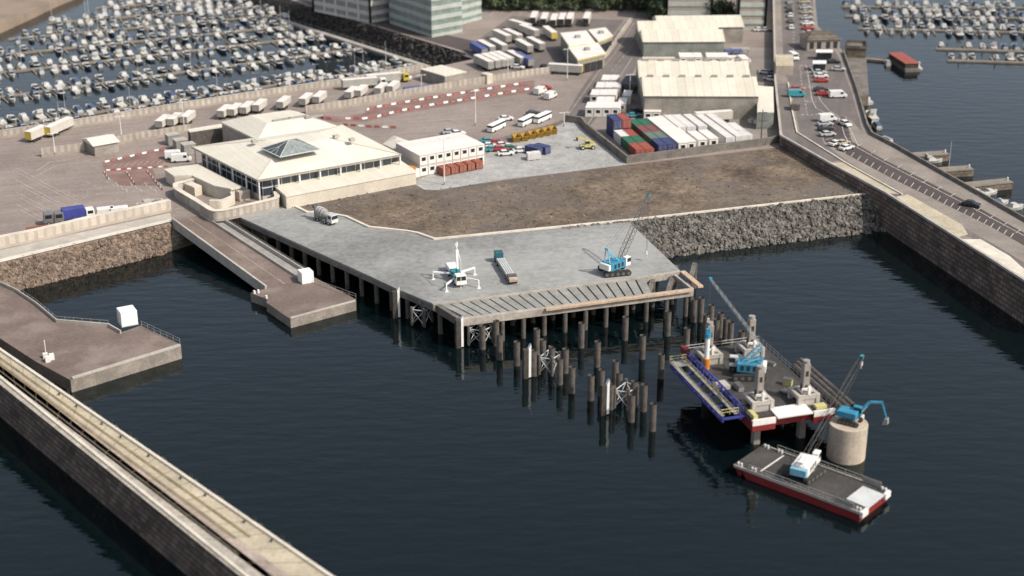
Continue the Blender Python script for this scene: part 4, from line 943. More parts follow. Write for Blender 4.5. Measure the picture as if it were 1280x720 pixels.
# long low wing in front
lw = [T(346,231+3,3.4), T(357,247,3.4), T(518,212,3.4), T(503,203,3.4)]
lw = [T(341.5,231,3.4), T(357,244.5,3.4), T(521,214,3.4), T(502,201,3.4)]
MB().prism([(p.x,p.y) for p in lw], 3.0, 3.4).build('low_wing_roof', M['cream_roof'], term)
cx_, cy_ = sum(p.x for p in lw)/4, sum(p.y for p in lw)/4
MB().prism([(lerp(p.x,cx_,.01), lerp(p.y,cy_,.04)) for p in lw], 0, 2.98).build('low_wing_wall', M['cream_wall'], term)
# flat annex on the left and the curved ramp wall
ax_ = [T(205,211.5,3.2), T(217,219.5,3.2), T(240,219,3.2), T(268,232,3.2), T(289,236,3.2), T(302,233,3.2), T(248,205,3.2), T(218,208.5,3.2)]
MB().prism([(p.x,p.y) for p in ax_], 2.8, 3.2).build('annex_roof', M['roof_green'], term)
cx_, cy_ = sum(p.x for p in ax_)/8, sum(p.y for p in ax_)/8
MB().prism([(lerp(p.x,cx_,.03), lerp(p.y,cy_,.03)) for p in ax_], 0, 2.78).build('annex_wall', M['cream_wall'], term)
def arc(pts, n=4):
    out = [pts[0]]
    for a, b, c_ in zip(pts, pts[1:], pts[2:]):
        a, b, c_ = Vector(a), Vector(b), Vector(c_); s_ = b.lerp(a, .25); e_ = b.lerp(c_, .25)
        for k in range(n+1): t = k/n; out.append(tuple(s_.lerp(b, t).lerp(b.lerp(e_, t), t)))
    return out + [pts[-1]]
rw = GP(arc([(246,222),(236,225),(219,229),(220,235),(244,249),(266,263),(280,262),(347,247),(345,239)]), LZ + 2.6)
rwt = thing('curved_ramp_wall', 'curved pale concrete ramp wall at the harbour corner of the terminal', 'wall', (rw[0].x, rw[0].y, LZ))
MB().wall(rw, LZ, LZ + 2.5, 1.0).build('wall_panel', M['panel'], rwt, True); MB().wall(rw, LZ + 2.5, LZ + 2.62, 1.3).build('coping', M['pale_concrete'], rwt, True)
rw2 = GP(arc([(262,250),(277,250),(292,244),(288,238),(278,235),(262,233)]), LZ + 2.2)
MB().wall(rw2, LZ, LZ + 2.2, .8).build('inner_wall', M['pale_concrete'], rwt, True)
def block(name, label, cat, pts, h, wm, rm, z=LZ, roof_t=.25, over=.0, group=None):
    """flat roofed block from the roof corners seen in the photo"""
    P = GP(pts, z + h); c_ = sum(P, Vector()) / len(P)
    t = thing(name, label, cat, (c_.x, c_.y, z), 0, group)
    MB().prism([(lerp(p.x,c_.x,over), lerp(p.y,c_.y,over)) for p in P], z, z + h - roof_t).build('wall', M[wm], t, True)
    MB().prism(P, z + h - roof_t + .003, z + h).build('roof', M[rm], t, True)
    return t
block('plant_box', 'pale box hut inside the curved ramp wall nearest the annex', 'hut', [(230,229),(243,234.5),(252,232),(239,226.5)], 2.3, 'cream_wall', 'pale_concrete')
block('plant_box', 'small tan box hut between the curved ramp and the terminal columns', 'hut', [(281,231),(299,240.5),(312,237.5),(294,228)], 2.4, 'stone_block', 'concrete')
sb = block('service_building', 'dark fronted service block with pale roof behind the terminal left corner', 'building', [(233.5,161.5),(237,164.5),(279.5,158),(277,154.5)], 4.6, 'pile_dark', 'cream_roof', over=.04)
for k in range(5):
    x = 241 + k * 7.5; p = G(x, 177 - k*1.2, LZ); MB().cbox((p.x, p.y - .3, LZ), (1.3,.4,3.6), ta).build('bay_door', M['chrome'], sb, True)
for i, (x, y) in enumerate(((216,180),(226,186.5),(236,192))):
    p = G(x, y, LZ); t = thing('tank_box', f'grey storage tank box beside the terminal, {["farthest from","middle of three from","nearest to"][i]} the camera', 'tank', p, ta, 'grey tank boxes by the terminal')
    MB().box(-1.6,1.6,-1.4,1.4,0,2.7).build('body', M['grey_steel'], t, bevel=.1); MB().box(-1.7,1.7,-1.5,1.5,2.71,2.85).build('lid', M['concrete'], t)

# --- two storey stack of site cabins
p, q, ca_, CL = seg((525,221),(606,206), LZ)
CW = 12.6; n_c = 8; cw_ = CL / n_c
M['cabin'] = mat('cabin_panels', (.74,.69,.63), .6, .05, .3, 2.0)
M['cabin_roof'] = mat('cabin_roof_sheet', (.71,.66,.61), .6, .06, .3, 2.0)
def cabin(L=6.0, w=2.5, h=2.7, win=True, name='site_cabin', label='', group='white site cabins', both=False):
    t = thing(name, label, 'cabin', (0,0,0), 0, group)
    MB().box(-w/2, w/2, 0, L, .1, h - .14).build('body', M['cabin'], t, bevel=.04)
    MB().box(-w/2 - .03, w/2 + .03, -.03, L + .03, h - .139, h).build('roof', M['cabin_roof'], t)
    fr = MB()
    for x in (-w/2, w/2): fr.box(x-.06, x+.06, -.05, .06, 0, h-.15); fr.box(x-.06, x+.06, L-.06, L+.05, 0, h-.15)
    fr.box(-w/2+.06, w/2-.06, -.05, .06, 0, .14); fr.box(-w/2+.06, w/2-.06, -.05, .05, h-.25, h-.142); fr.build('frame', M['grey_steel'], t)
    if win:
        f = MB().box(-.62,.62,-.04,.02,1.15,2.1).build('window', M['chrome'], t); MB().box(-.55,.55,-.06,-.01,1.2,2.05).build('pane', M['glass'], f)
        MB().box(-.7,.7,-.16,-.02,2.11,2.2).build('window_hood', M['chrome'], f)
    return t
sc = Stock(cabin(CW, cw_ - .04, 2.75))
d_ = (q - p).normalized(); nrm = Vector((-d_.y, d_.x, 0))
for lv in range(2):
    for k in range(n_c):
        pos = p + d_ * cw_ * (k + .5) + Vector((0,0, lv * 2.78 + .03))
        sc.put(pos, ca_, f'white cabin of the two storey office stack, {["lower","upper"][lv]} row, {ordn(k)} from left', group='cabins stacked beside the terminal')
# --- five red skips/containers before the cabins
M['brick_red'] = mat('brick_red_container', (.28,.085,.05), .65, .12, .4, 3.0)
M['cont_green'] = mat('green_container', (.03,.13,.075), .65, .12, .4, 3.0)
M['cont_red'] = mat('red_container', (.30,.075,.05), .65, .12, .4, 3.0)
M['cont_dullred'] = mat('dull_red_container', (.19,.075,.07), .65, .12, .4, 3.0)
M['cont_blue'] = mat('blue_container', (.045,.055,.14), .65, .12, .4, 3.0)
M['cont_grey'] = mat('grey_green_container', (.13,.17,.14), .65, .12, .4, 3.0)
M['cont_white'] = mat('white_container', (.62,.60,.57), .6, .08, .4, 3.0)
def container(L, w, h, m, name='shipping_container', group=None):
    t = thing(name, '', 'container', (0,0,0), 0, group)
    MB().box(-w/2+.05, w/2-.05, .05, L-.05, .14, h-.08).build('body', M[m], t)
    rib = MB(); n = int(L/.55)
    for k in range(n):
        y = .2 + (L-.4)*k/(n-1)
        for s in (-1,1): x = s*(w/2-.05); rib.box(min(x,x+s*.04), max(x,x+s*.04), y-.12, y+.12, .2, h-.15)
        rib.box(-w/2+.12, w/2-.12, y-.12, y+.12, h-.081, h-.045)
    rib.build('corrugation', M[m], t)
    fr = MB(); fr.box(-w/2+.13,w/2-.13,L-.12,L-.01,h-.1,h-.006); fr.box(-w/2+.13,w/2-.13,.01,.12,h-.1,h-.006)
    for x in (-w/2+.06, w/2-.06):
        for y in (.06, L-.06): fr.box(x-.07,x+.07,y-.07,y+.07,0,h)
        fr.box(x-.07,x+.07,.13,L-.13,h-.1,h-.005); fr.box(x-.07,x+.07,.13,L-.13,0,.15)
    fr.build('frame', M[m], t)
    for s in (-1,1): 
        dd = MB().box(min(s*.03,s*(w/2-.14)), max(s*.03,s*(w/2-.14)), -.02, .045, .2, h-.15).build('door', M[m], t)
        lb_ = MB(); lb_.tube((s*.3,-.05,.25),(s*.3,-.05,h-.2),.025,4); lb_.tube((s*.75,-.05,.25),(s*.75,-.05,h-.2),.025,4); lb_.build('lock_bar', M['chrome'], dd)
    return t
rs = Stock(container(3.9, 2.05, 2.05, 'brick_red', 'steel_container', 'brick red containers before the cabins'))
for k in range(5):
    x = 558.5 + k * 10.3; y = 220.3 - k * 2.1
    rs.put(G(x, y, LZ) + Vector((0,0,.03)), R(32), f'brick red steel container in front of the cabin stack, {ordn(k)} from the left')
oh = thing('kiosk', 'small orange kiosk with white annex between terminal wing and cabins', 'kiosk', G(511,221.5,LZ) + Vector((0,0,.03)), ca_)
MB().box(-1.6,1.4,-1.2,1.2,0,2.4).build('body', M['orange'], oh, bevel=.05); MB().box(-1.7,1.5,-1.3,1.3,2.41,2.6).build('roof', M['orange'], oh); MB().box(.2,1.0,-1.24,-1.18,0,2.0).build('door', M['black'], oh); MB().box(1.42,4.6,-1.2,1.2,0,2.2).build('annex', M['cabin'], oh)

# --- warehouses
M['shed_roof'] = mat('shed_metal_roof', (.63,.58,.475), .6, .06, .08, 1.5, stain=((.54,.49,.39), .06, .52, .6)); ribbed(M['shed_roof'], 2.4, .10)
def gable_shed(name, label, fl, fr, wpx, spans, eave, rise, roofm, wallm, z=LZ, dents=False, depth=None, group=None):
    """ridges run along the front; fl, fr = ground corners of the front wall; wpx = ground corner at back left"""
    a, b = G(*fl, z), G(*fr, z); c_ = G(*wpx, z); d = (b - a); L = d.length; d.normalize(); n = Vector((-d.y, d.x, 0)); D = depth or (c_ - a).dot(n); an = math.atan2(d.y, d.x)
    t = thing(name, label, 'warehouse', (a.x, a.y, z), an, group)
    MB().box(0, L, 0, D, 0, eave).build('wall', M[wallm], t)
    sp = D / spans
    for k in range(spans):
        y0, y1 = k*sp, (k+1)*sp; ym = (y0+y1)/2; o = .4; mb = MB()
        ya = y0 - (o if k == 0 else 0); yb = y1 + (o if k == spans-1 else 0)
        mb.add([(-o,ya,eave+.01),(L+o,ya,eave+.01),(L+o,ym,eave+rise),(-o,ym,eave+rise),(L+o,yb,eave+.01),(-o,yb,eave+.01)], [(0,1,2,3),(3,2,4,5),(0,3,5),(1,4,2)])
        ro = mb.build('roof', M[roofm], t)
        if dents:
            m_ = int(L/4.2)
            for j in range(m_): x = (j+.5)*L/m_; MB().box(x-1.1,x+.7,ym-.5,ym+.5,eave+rise-.2,eave+rise+.4).build('ridge_vent', M['grey_steel'], ro)
        if k: MB().box(-o,L+o,y0-.25,y0+.25,eave,eave+.3).build('valley_gutter', M['grey_steel'], ro)
    return t
gable_shed('warehouse', 'big cream roofed warehouse with two ridges beside the container yard', (805,149), (946.5,149.5), (815,106), 2, 6.8, 3.2, 'shed_roof', 'cladding', dents=True)
lean = block('lean_to', 'cream lean-to store at the right end of the front warehouse', 'building', [(946.5,140),(967.5,140),(966.5,108.5),(947.5,107)], 5.0, 'green_clad', 'cream_roof')
gable_shed('warehouse', 'cream roofed rear warehouse with two ridges behind the row of white cabins', (804,72), (904,71.5), (811,49), 2, 5.2, 2.6, 'shed_roof', 'green_clad')
gable_shed('warehouse', 'single ridge cream warehouse farthest back beside the tan blocks', (823,55), (928,54), (826,42), 1, 5.6, 2.4, 'shed_roof', 'cladding')
dw = block('loading_dock', 'low white loading dock along the front of the rear warehouse', 'dock', [(803,73),(852,73),(852,71),(803,71)], 1.4, 'cream_wall', 'pale_concrete')
gable_shed('shed', 'small cream pitched shed beside the boundary wall at left', (119,195.5), (149,190), (105,187), 1, 2.8, 1.1, 'cream_roof', 'cladding', depth=8)
st = block('store_building', 'flat cream roofed store beside the marina sea wall', 'building', [(525,86),(556,95),(583.5,89.5),(552,81)], 3.6, 'cladding', 'cream_roof', over=.02)
block('gate_hut', 'small pale box hut by the boundary wall under the row of trailers', 'hut', [(601,91.5),(609,93.5),(616,92),(608,90)], 3.0, 'cream_wall', 'pale_concrete')
# dark slats: the front warehouse's shadow put into colour and shape
rk = thing('shadow_slats', 'dark slats standing in for the shadow beside the left end of the front warehouse', 'rack', G(795,112,LZ), R(-15))
for k in range(5): MB().box(-4,4,-5+k*2.1,-3.4+k*2.1,2.2,3.0).build('shelf', M['lattice'], rk)
mb = MB()
for x in (-3.8,0,3.8):
    for y in (-5,0,5): mb.box(x-.15,x+.15,y-.15,y+.15,0,2.19)
mb.build('posts', M['lattice'], rk)
MB().box(-3.9,3.9,4.2,5.2,0.1,2.0).build('back_panel', M['black'], rk)

# --- offices at the top
def office(name, label, base, h, storeys, gm, bm_, z=LZ, cols=0, roofm='concrete'):
    P = GP(base, z); c_ = sum(P, Vector()) / len(P); t = thing(name, label, 'building', (c_.x, c_.y, z))
    MB().prism([(lerp(p.x,c_.x,.015), lerp(p.y,c_.y,.015)) for p in P], z, z + h - .5).build('window_glass', M[gm], t, True)
    fh = h / storeys
    for k in range(storeys + 1):
        z0 = z + k*fh - (.0 if k == 0 else .8); MB().prism(P, z0, z0 + (1.5 if k else 1.0)).build('floor_band', M[bm_], t, True)
    MB().prism([(lerp(p.x,c_.x,.04), lerp(p.y,c_.y,.04)) for p in P], z + h + .7, z + h + .9).build('roof', M[roofm], t, True)
    mb = MB(); mb.cbox((c_.x, c_.y, z+h+.92), (8,6,2.6), .3); mb.build('plant_room', M['grey_steel'], t, True)
    if cols:
        mb = MB(); n = len(P)
        for i in range(n):
            a, b = P[i], P[(i+1)%n]; m_ = max(1, int((b-a).length/cols))
            for k in range(m_ + 1): p = a.lerp(b, k/m_); mb.cbox((p.x,p.y,z), (.7,.7,h), 0)
        mb.build('facade_piers', M[bm_], t, True)
    return t
M['pale_band'] = mat('pale_office_band', (.52,.50,.46), .7, .08, .3, 1.0); M['grey_glass'] = mat('grey_office_glass', (.24,.24,.235), .3, .12, .3, 1.0)
office('office_block', 'pale grey office block at the top edge beside the dark embankment', [(392,14),(463,29),(492,24),(420,6)], 17, 5, 'grey_glass', 'pale_band', cols=6)
office('glass_office', 'green glazed office building with banded floors above the dark embankment', [(487,29),(540,47),(578,40),(575,29),(522,14)], 16.5, 5, 'office_glass', 'office_band')
office('glass_office', 'smaller green glazed office with banded floors right behind the bigger one', [(556,24),(575,31),(602,24),(580,16)], 15, 5, 'office_glass', 'office_band')
office('tan_block', 'broad tan office block at the top behind the rear warehouses', [(833,27),(889,27),(890,8),(835,8)], 19, 6, 'stone_block', 'office_band', cols=9)
office('tan_block', 'narrow tan office block at the top left of the pier road', [(922,38),(956,38),(955,14),(921,14)], 15, 5, 'stone_block', 'office_band', cols=8)
# freight depot with stepped roofs in the lorry park
M['yellow_fascia'] = mat('yellow_fascia', (.58,.48,.08), .6, .1, .3, 2.0)
dpP = G(730,60,LZ); dp = thing('freight_depot', 'pale depot with three stepped flat roofs and yellow fascia in the lorry park', 'building', (dpP.x, dpP.y, LZ))
for pts, h in (([(709,57.5),(747,53),(757,66),(722,74)], 5.0),([(700,41),(733,38),(744,52.5),(711,57)], 5.6),([(735,37),(757,34),(766,44),(748,51.5)], 4.6)):
    P = GP(pts, LZ + h); c_ = sum(P, Vector()) / 4
    wo = MB().prism([(lerp(p.x,c_.x,.05), lerp(p.y,c_.y,.05)) for p in P], LZ, LZ + h - .8).build('wall', M['cladding'], dp, True)
    MB().prism(P, LZ + h - .3, LZ + h).build('roof', M['cabin_roof'], dp, True)
    MB().prism([(lerp(p.x,c_.x,.015), lerp(p.y,c_.y,.015)) for p in P], LZ + h - .75, LZ + h - .303).build('fascia', M['yellow_fascia'], dp, True)
    for k in range(4):
        q0 = P[3].lerp(P[2], (k + .6) / 4.4); MB().cbox((lerp(q0.x,c_.x,.05), lerp(q0.y,c_.y,.05) - .05, LZ), (2.2,.5,2.9), math.atan2(P[2].y-P[3].y, P[2].x-P[3].x)).build('dock_door', M['black'], dp, True)
    MB().cbox((c_.x, c_.y, LZ + h + .003), (1.6,1.6,.8), .3).build('roof_vent', M['grey_steel'], dp, True)
# fort like quay house and lodge on the pier
fo = block('quay_house', 'rough roofed dark stone house at the head of the lower quay', 'building', [(1057,60),(1083,61),(1082,54),(1059,53)], 3.2, 'stone_brown', 'dark_concrete', z=3.5)
MB().wall(GP([(1057,60),(1083,61),(1082,54),(1059,53)], 6.7), 6.7, 7.5, .6, closed=True).build('battlement', M['stone_brown'], fo, True)
P0 = G(1029,63,PZ); lo_ = thing('lodge', 'small tan gabled lodge with columns beside the pier road', 'building', P0, R(8))
MB().box(-5.5,5.5,0,8,0,3.6).build('wall', M['stone_block'], lo_)
MB().add([(-6,-.6,3.61),(6,-.6,3.61),(6,8.6,3.61),(-6,8.6,3.61),(-2.5,4,5.8),(2.5,4,5.8)], [(0,1,5,4),(1,2,5),(2,3,4,5),(3,0,4),(3,2,1,0)]).build('roof', M['stone_brown'], lo_)
for x in (-4,-1.5,1.5,4): MB().box(x-.7,x+.7,-.05,.02,.6,2.8).build('window', M['black'], lo_)
block('canopy', 'white flat canopy in front of the tan pier lodge', 'shelter', [(1020,65),(1041,65),(1041,62),(1020,62)], 2.6, 'glass', 'bright_white', z=PZ, over=.1)
block('canopy', 'second white flat shelter nearer the parked cars on the pier', 'shelter', [(1016,79),(1033,79),(1033,75.5),(1016,75.5)], 2.6, 'glass', 'bright_white', z=PZ, over=.1)
block('toilet_block', 'low tan roofed block between pier promenade and road', 'building', [(970,82),(992,82),(991,68),(969,68)], 3.0, 'stone_block', 'sand_pave', z=PZ)
# --- trees at the top
M['leaf_a'] = mat('leaf_green', (.095,.13,.06), .8, .4, .5, 2.0, col2=(.15,.19,.085))
M['leaf_b'] = mat('leaf_dark_green', (.07,.10,.05), .8, .4, .5, 2.0, col2=(.11,.145,.07))
M['bark'] = mat('bark', (.10,.075,.055), .9, .3, .8, 3.0)
def tree(loc, h, w, rg, lm):
    t = thing('tree', '', 'tree', loc, rg.uniform(0,6), 'trees behind the lorry park')
    tr = MB(); tr.tube((0,0,0),(0,0,h*.45),h*.035,7,h*.022)
    for k in range(4):
        a = k*1.6 + rg.random(); tr.tube((0,0,h*(.3+.04*k)),(math.cos(a)*w*.3,math.sin(a)*w*.3,h*.7),h*.015,5,h*.006)
    tr.build('trunk', M['bark'], t)
    cr = MB(); cl = []
    for k in range(18):
        a = rg.uniform(0,6.28); r = w*.46*rg.random()**.6; z = h*rg.uniform(.14,.92); r *= 1 - max(0,(z/h-.6))*1.1
        cl.append((math.cos(a)*r, math.sin(a)*r, z, w*rg.uniform(.13,.22)))
    for x,y,z,r in cl:
        for _ in range(90):
            d = Vector((rg.gauss(0,1),rg.gauss(0,1),rg.gauss(0,1))).normalized() * r * rg.uniform(.55,1.15); c_ = Vector((x,y,z)) + d
            s_ = rg.uniform(.22,.5); u_ = Vector((rg.gauss(0,1),rg.gauss(0,1),rg.gauss(0,.6))).normalized(); v_ = u_.cross(d.normalized() + Vector((.01,.02,.3))).normalized()
            cr.poly([c_-u_*s_, c_+v_*s_*.7, c_+u_*s_, c_-v_*s_*.7])
    cr.build('crown', M[lm], t); return t
rg = random.Random(21); prot = [tree(G(0,0,LZ), 8.0, 9.0, rg, 'leaf_a'), tree(G(0,0,LZ), 7, 8.5, rg, 'leaf_b')]
stk = [Stock(x) for x in prot]
spots = [(x, 12 + (i % 3) * 2.6 - 4) for i, x in enumerate(range(604, 834, 8))]
for i, (x, y) in enumerate(spots):
    stk[i % 2].put(G(x, y, LZ), rg.uniform(0,6), f'leafy green tree in the row at the top, {ordn(i)} from the left', .8 + rg.random()*.45)
for i, (x, y, w) in enumerate(((894,26,'left of the two between the tan blocks'),(907,26,'right of the two between the tan blocks'),(824,24,'at the left corner of the broad tan block'))):
    stk[1].put(G(x, y, LZ), rg.uniform(0,6), f'dark green tree {w}', 1.0)
# ================================================================== cabins, containers, vehicles, barriers, lamps
for n_, c_ in (('car_white',(.68,.67,.64)),('car_silver',(.40,.40,.40)),('car_black',(.03,.03,.032)),('car_red',(.42,.035,.03)),('car_teal',(.05,.26,.30)),('car_green',(.06,.14,.09)),('car_blue',(.05,.08,.30)),('car_beige',(.42,.36,.27)),('car_grey',(.16,.16,.16))):
    M[n_] = mat(n_, c_, .35, .05, .5, 2.0)
M['trailer'] = mat('trailer_sides', (.52,.48,.42), .6, .08, .3, 2.0)
M['trailer_grey'] = mat('grey_trailer_sides', (.36,.35,.31), .65, .1, .3, 2.0)
M['trailer_blue'] = mat('blue_trailer_sides', (.08,.11,.28), .6, .1, .3, 2.0)
def smooth_profile(mb, prof, w, tuck=.0):
    """car body: side outline (x, z) carried across the width"""
    n = len(prof); vs = [(x, -w/2, z) for x, z in prof] + [(x, w/2, z) for x, z in prof]
    return mb.add(vs, [(i,(i+1)%n,n+(i+1)%n,n+i) for i in range(n)] + [tuple(range(n)), tuple(reversed(range(n,2*n)))])
def car(m, van=False):
    t = thing('parked_van' if van else 'parked_car', '', 'van' if van else 'car')
    if van:
        b = smooth_profile(MB(), [(-2.6,.35),(2.55,.35),(2.6,.95),(2.0,1.2),(1.45,2.0),(1.2,2.15),(-2.6,2.15)], 1.95).build('body', M[m], t, bevel=.08)
        smooth_profile(MB(), [(1.98,1.24),(2.02,1.24),(1.5,1.98),(1.46,1.96)], 1.7).build('windscreen', M['glass'], t)
        for s in (-1,1): MB().box(.5,1.35,s*.975-.012,s*.975+.012,1.25,1.85).build('side_window', M['glass'], t)
        ws = (-1.7,1.6)
    else:
        b = smooth_profile(MB(), [(-2.15,.3),(2.15,.3),(2.2,.62),(1.95,.82),(.95,.95),(-1.75,.98),(-2.15,.9),(-2.2,.6)], 1.78).build('body', M[m], t, bevel=.08)
        mb = MB(); mb.hexa([(-1.75,-.78,.96),(1.0,-.78,.96),(1.0,.78,.96),(-1.75,.78,.96)], [(-1.15,-.62,1.36),(.25,-.62,1.36),(.25,.62,1.36),(-1.15,.62,1.36)]); mb.build('windows', M['glass'], t)
        MB().hexa([(-1.2,-.64,1.355),(.3,-.64,1.355),(.3,.64,1.355),(-1.2,.64,1.355)], [(-1.1,-.58,1.45),(.2,-.58,1.45),(.2,.58,1.45),(-1.1,.58,1.45)]).build('roof', M[m], t)
        ws = (-1.35,1.35)
    for x in ws:
        for s in (-1,1): MB().tube((x, s*.92-.11, .33), (x, s*.92+.11, .33), .33, 10).build('wheel', M['black'], t)
    for s in (-1,1): MB().box(2.15 + (.38 if van else 0), 2.22 + (.4 if van else 0), s*.62-.15, s*.62+.15, .58, .74).build('headlight', M['bright_white'], t)
    return t
CS = {}
def put_car(m, x, y, deg, label, z=LZ, van=False, group=None):
    k = (m, van)
    if k not in CS: CS[k] = Stock(car(m, van))
    return CS[k].put(G(x, y, z) + Vector((0,0,.035)), R(deg), label, group=group)
pc_ = [('car_white',1022,88,5,'white car farthest in the row of parked cars on the pier',0),('car_silver',1024,92.5,5,'silver car second in the row of parked cars on the pier',0),('car_white',1026,97,5,'white car beside the red car in the pier row',0),
 ('car_red',1026.5,102.5,5,'red car nearest end of the row of four pier cars',0),('car_black',1026,114,5,'dark car just behind the nearer red car on the pier',0),('car_red',1029,119,5,'nearer red car parked alone with a dark one on the pier',0),
 ('car_red',995.5,113.5,3,'dark red car just behind the teal van on the pier',0),('car_teal',995.5,121,3,'teal van by the promenade wall on the pier',1),('car_silver',1048,88.5,-8,'silver car alone on the open pier paving',0),('car_black',1042,79,0,'dark car beside the nearer white shelter on the pier',0),
 ('car_white',1047,122,5,'white van with dark tail alone on the pier paving',1),('car_white',1034,151.5,12,'white van in the top bay of the dark car park',1),('car_silver',1031,157,12,'silver car next to the white van in the dark car park',0),('car_black',1032,163,12,'black car third from top in the dark car park',0),
 ('car_white',1056,157,-65,'white car in the right hand bays of the dark car park',0),('car_white',1045,181.5,38,'white car at the bend of the dark car park',0),('car_beige',1053,181,38,'beige car behind the white ones at the car park bend',0),('car_white',1058,187,38,'white car on the near side of the car park bend',0),
 ('car_black',1214,258,-32,'black car alone in the long lower bays of the car park',0),('car_white',992,74,-80,'white van driving past the low tan block on the pier',1),('car_white',988,21,80,'white car highest on the pier road at the top edge',0),('car_grey',986,10,80,'grey car near the top edge of the pier road',0),
 ('car_silver',1015,45,30,'silver car by the tan lodge on the pier',0)]
for m_, x, y, dg, l, v_ in pc_: put_car(m_, x, y, dg, l, PZ, bool(v_))
for i, (x, y) in enumerate(((1005,4),(1006.5,11),(1007.5,17),(1008,24))): put_car('car_silver' if i % 2 else 'car_beige', x, y, 10, f'pale car in the right hand row of the top pier road, {ordn(i)} from top', PZ)
for i, (x, y, m_, d_) in enumerate(((985,-4,'car_black',84),(986.5,4,'car_silver',84),(987,15,'car_black',84),(988.5,28,'car_grey',84),(989,36,'car_white',84))): put_car(m_, x, y, d_, f'car in the left lane queue of the top pier road, {ordn(i)} from top', PZ)
for i, (x, y, m_) in enumerate(((1009,31,'car_white'),(1010,37,'car_red'),(1012,43,'car_silver'))): put_car(m_, x, y, 12, f'{m_[4:]} car in the right hand bays just above the tan lodge on the pier', PZ)
for i, (x, y, m_) in enumerate(((1034,170,'car_silver'),)): put_car(m_, x, y, 14, f'{m_[4:]} car low in the left bays of the dark car park', PZ)
lc = [('car_white',957,92.5,-20,'white car in the shade of the pier wall behind the front warehouse',0),('car_white',963,101,-50,'white car just above the lean-to roof beside the pier wall',0),('car_grey',962,93,-30,'grey car tucked against the pier wall behind the front warehouse',0),('car_white',949,39,10,'white car left of two by the single ridge warehouse',0),('car_silver',957,39,10,'silver car right of two by the single ridge warehouse',0),
 ('car_white',632,150.5,18,'white car behind the nearest coach on the apron',0),('car_black',667,144,15,'black car behind the two coaches on the apron',0),('car_white',572,169,20,'white car just behind the roof of the cabin stack',0),('car_silver',562,167,20,'silver car farther left behind the cabin stack roof',0),
 ('car_teal',610,178.5,12,'teal car at the back left of the parking beside the cabin stack',0),('car_teal',616,189,12,'teal car at the front left of the parking beside the cabins',0),('car_red',621.5,180.5,12,'red car at the back of the parking beside the cabins',0),('car_red',625,188.5,12,'red car at the front of the parking beside the cabins',0),('car_white',612,184.5,12,'white car between the two teal cars by the cabins',0),('car_white',628,184,12,'white car between the two red cars by the cabins',0),('car_white',632,194,12,'white car nearest the hardcore pad edge by the cabins',0),('car_green',638,187.5,12,'dark green car in the parking beside the cabins',0),('car_white',651,190.5,12,'white car farthest right in the parking by the cabins',0),
 ('car_white',219,198,12,'white van farther from the annex roof beside the tank boxes',1),('car_white',227,202,12,'white van nearer the annex roof beside the terminal',1),('car_teal',792,146.5,10,'teal car beside the two white cabins by the front warehouse',0),('car_black',795,141,10,'black car behind the teal car by the front warehouse',0),
 ('car_white',504,100,-5,'white van behind the lorries near the flat cream store',1),('car_white',647,86,-15,'white car beside the four grey trailers at the boundary wall',0),('car_white',675,117,60,'white van left of two on the open apron by the barriers',1),('car_white',688,123,60,'white van right of two on the open apron by the barriers',1),('car_red',681,112,10,'red car beside the two white vans on the apron',0),('car_white',136,270,20,'white van left of two behind the low parapet',1),('car_white',153,269,20,'white van right of two behind the low parapet',1)]
for m_, x, y, dg, l, v_ in lc: put_car(m_, x, y, dg, l, LZ, bool(v_))
# coaches
def coach():
    t = thing('coach', '', 'coach', (0,0,0), 0, 'coaches parked on the apron'); t.scale = (.72,)*3
    MB().box(-5,5,-1.2,1.2,.45,2.0).build('body', M['bright_white'], t, bevel=.08); MB().box(-4.9,5.02,-1.22,1.22,2.01,2.75).build('windows', M['glass'], t); MB().box(-5,4.9,-1.2,1.2,2.76,3.05).build('roof', M['bright_white'], t, bevel=.1)
    for x in (-3,3.2):
        for s in (-1,1): MB().tube((x,s*1.1-.13,.5),(x,s*1.1+.13,.5),.5,10).build('wheel', M['black'], t)
    return t
cs_ = Stock(coach())
for (a, b), l in zip((((611,167),(630,158)),((649,160),(667,151)),((668,156),(688,147))), ('nearest the cabin stack','in the middle of the three','farthest right of the three')):
    p, q, an, L = seg(a, b, LZ); cs_.put((p+q)/2 + Vector((0,0,.03)), an, 'white coach parked on the apron road, ' + l)
# lorries and trailers
def trailer(L=12.5, h=2.75, m='trailer', front='grey_steel', skirt='grey_steel', label='', name='box_trailer'):
    t = thing(name, label, 'trailer', (0,0,0), 0, 'box trailers')
    MB().box(0, L, -1.25, 1.25, 1.15, 1.15 + h).build('box', M[m], t, bevel=.05)
    MB().box(-.05, .04, -1.18, 1.18, 1.25, 1.1 + h).build('rear_doors', M[front], t)
    MB().box(-.05, L + .05, -1.28, 1.28, 1.152 + h, 1.22 + h).build('roof', M['cabin_roof'] if m != 'trailer_blue' else M['trailer_blue'], t)
    MB().box(.3, L - .3, -.5, .5, .85, 1.14).build('chassis', M[skirt], t)
    for x in (1.6, 2.9, 4.2):
        for s in (-1,1): MB().tube((x, s*1.0-.16,.5),(x, s*1.0+.16,.5),.5,10).build('wheel', M['black'], t)
    for s in (-1,1): MB().box(L-2.6, L-2.4, s*.8-.1, s*.8+.1, 0, .84).build('landing_leg', M['grey_steel'], t)
    t.scale = (.86,.86,.8)
    return t
TS = {}
def put_trailer(a, b, label, m='trailer', front='grey_steel', h=2.75, group='box trailers', z=LZ):
    p, q, an, L = seg(a, b, z); L_ = 12.5 if (L > 9 and h != 2.25) else 8.0; k = (m, front, L_, h)
    if k not in TS: TS[k] = Stock(trailer(L_, h, m, front))
    return TS[k].put(p + Vector((0,0,.03)), an, label, group=group)
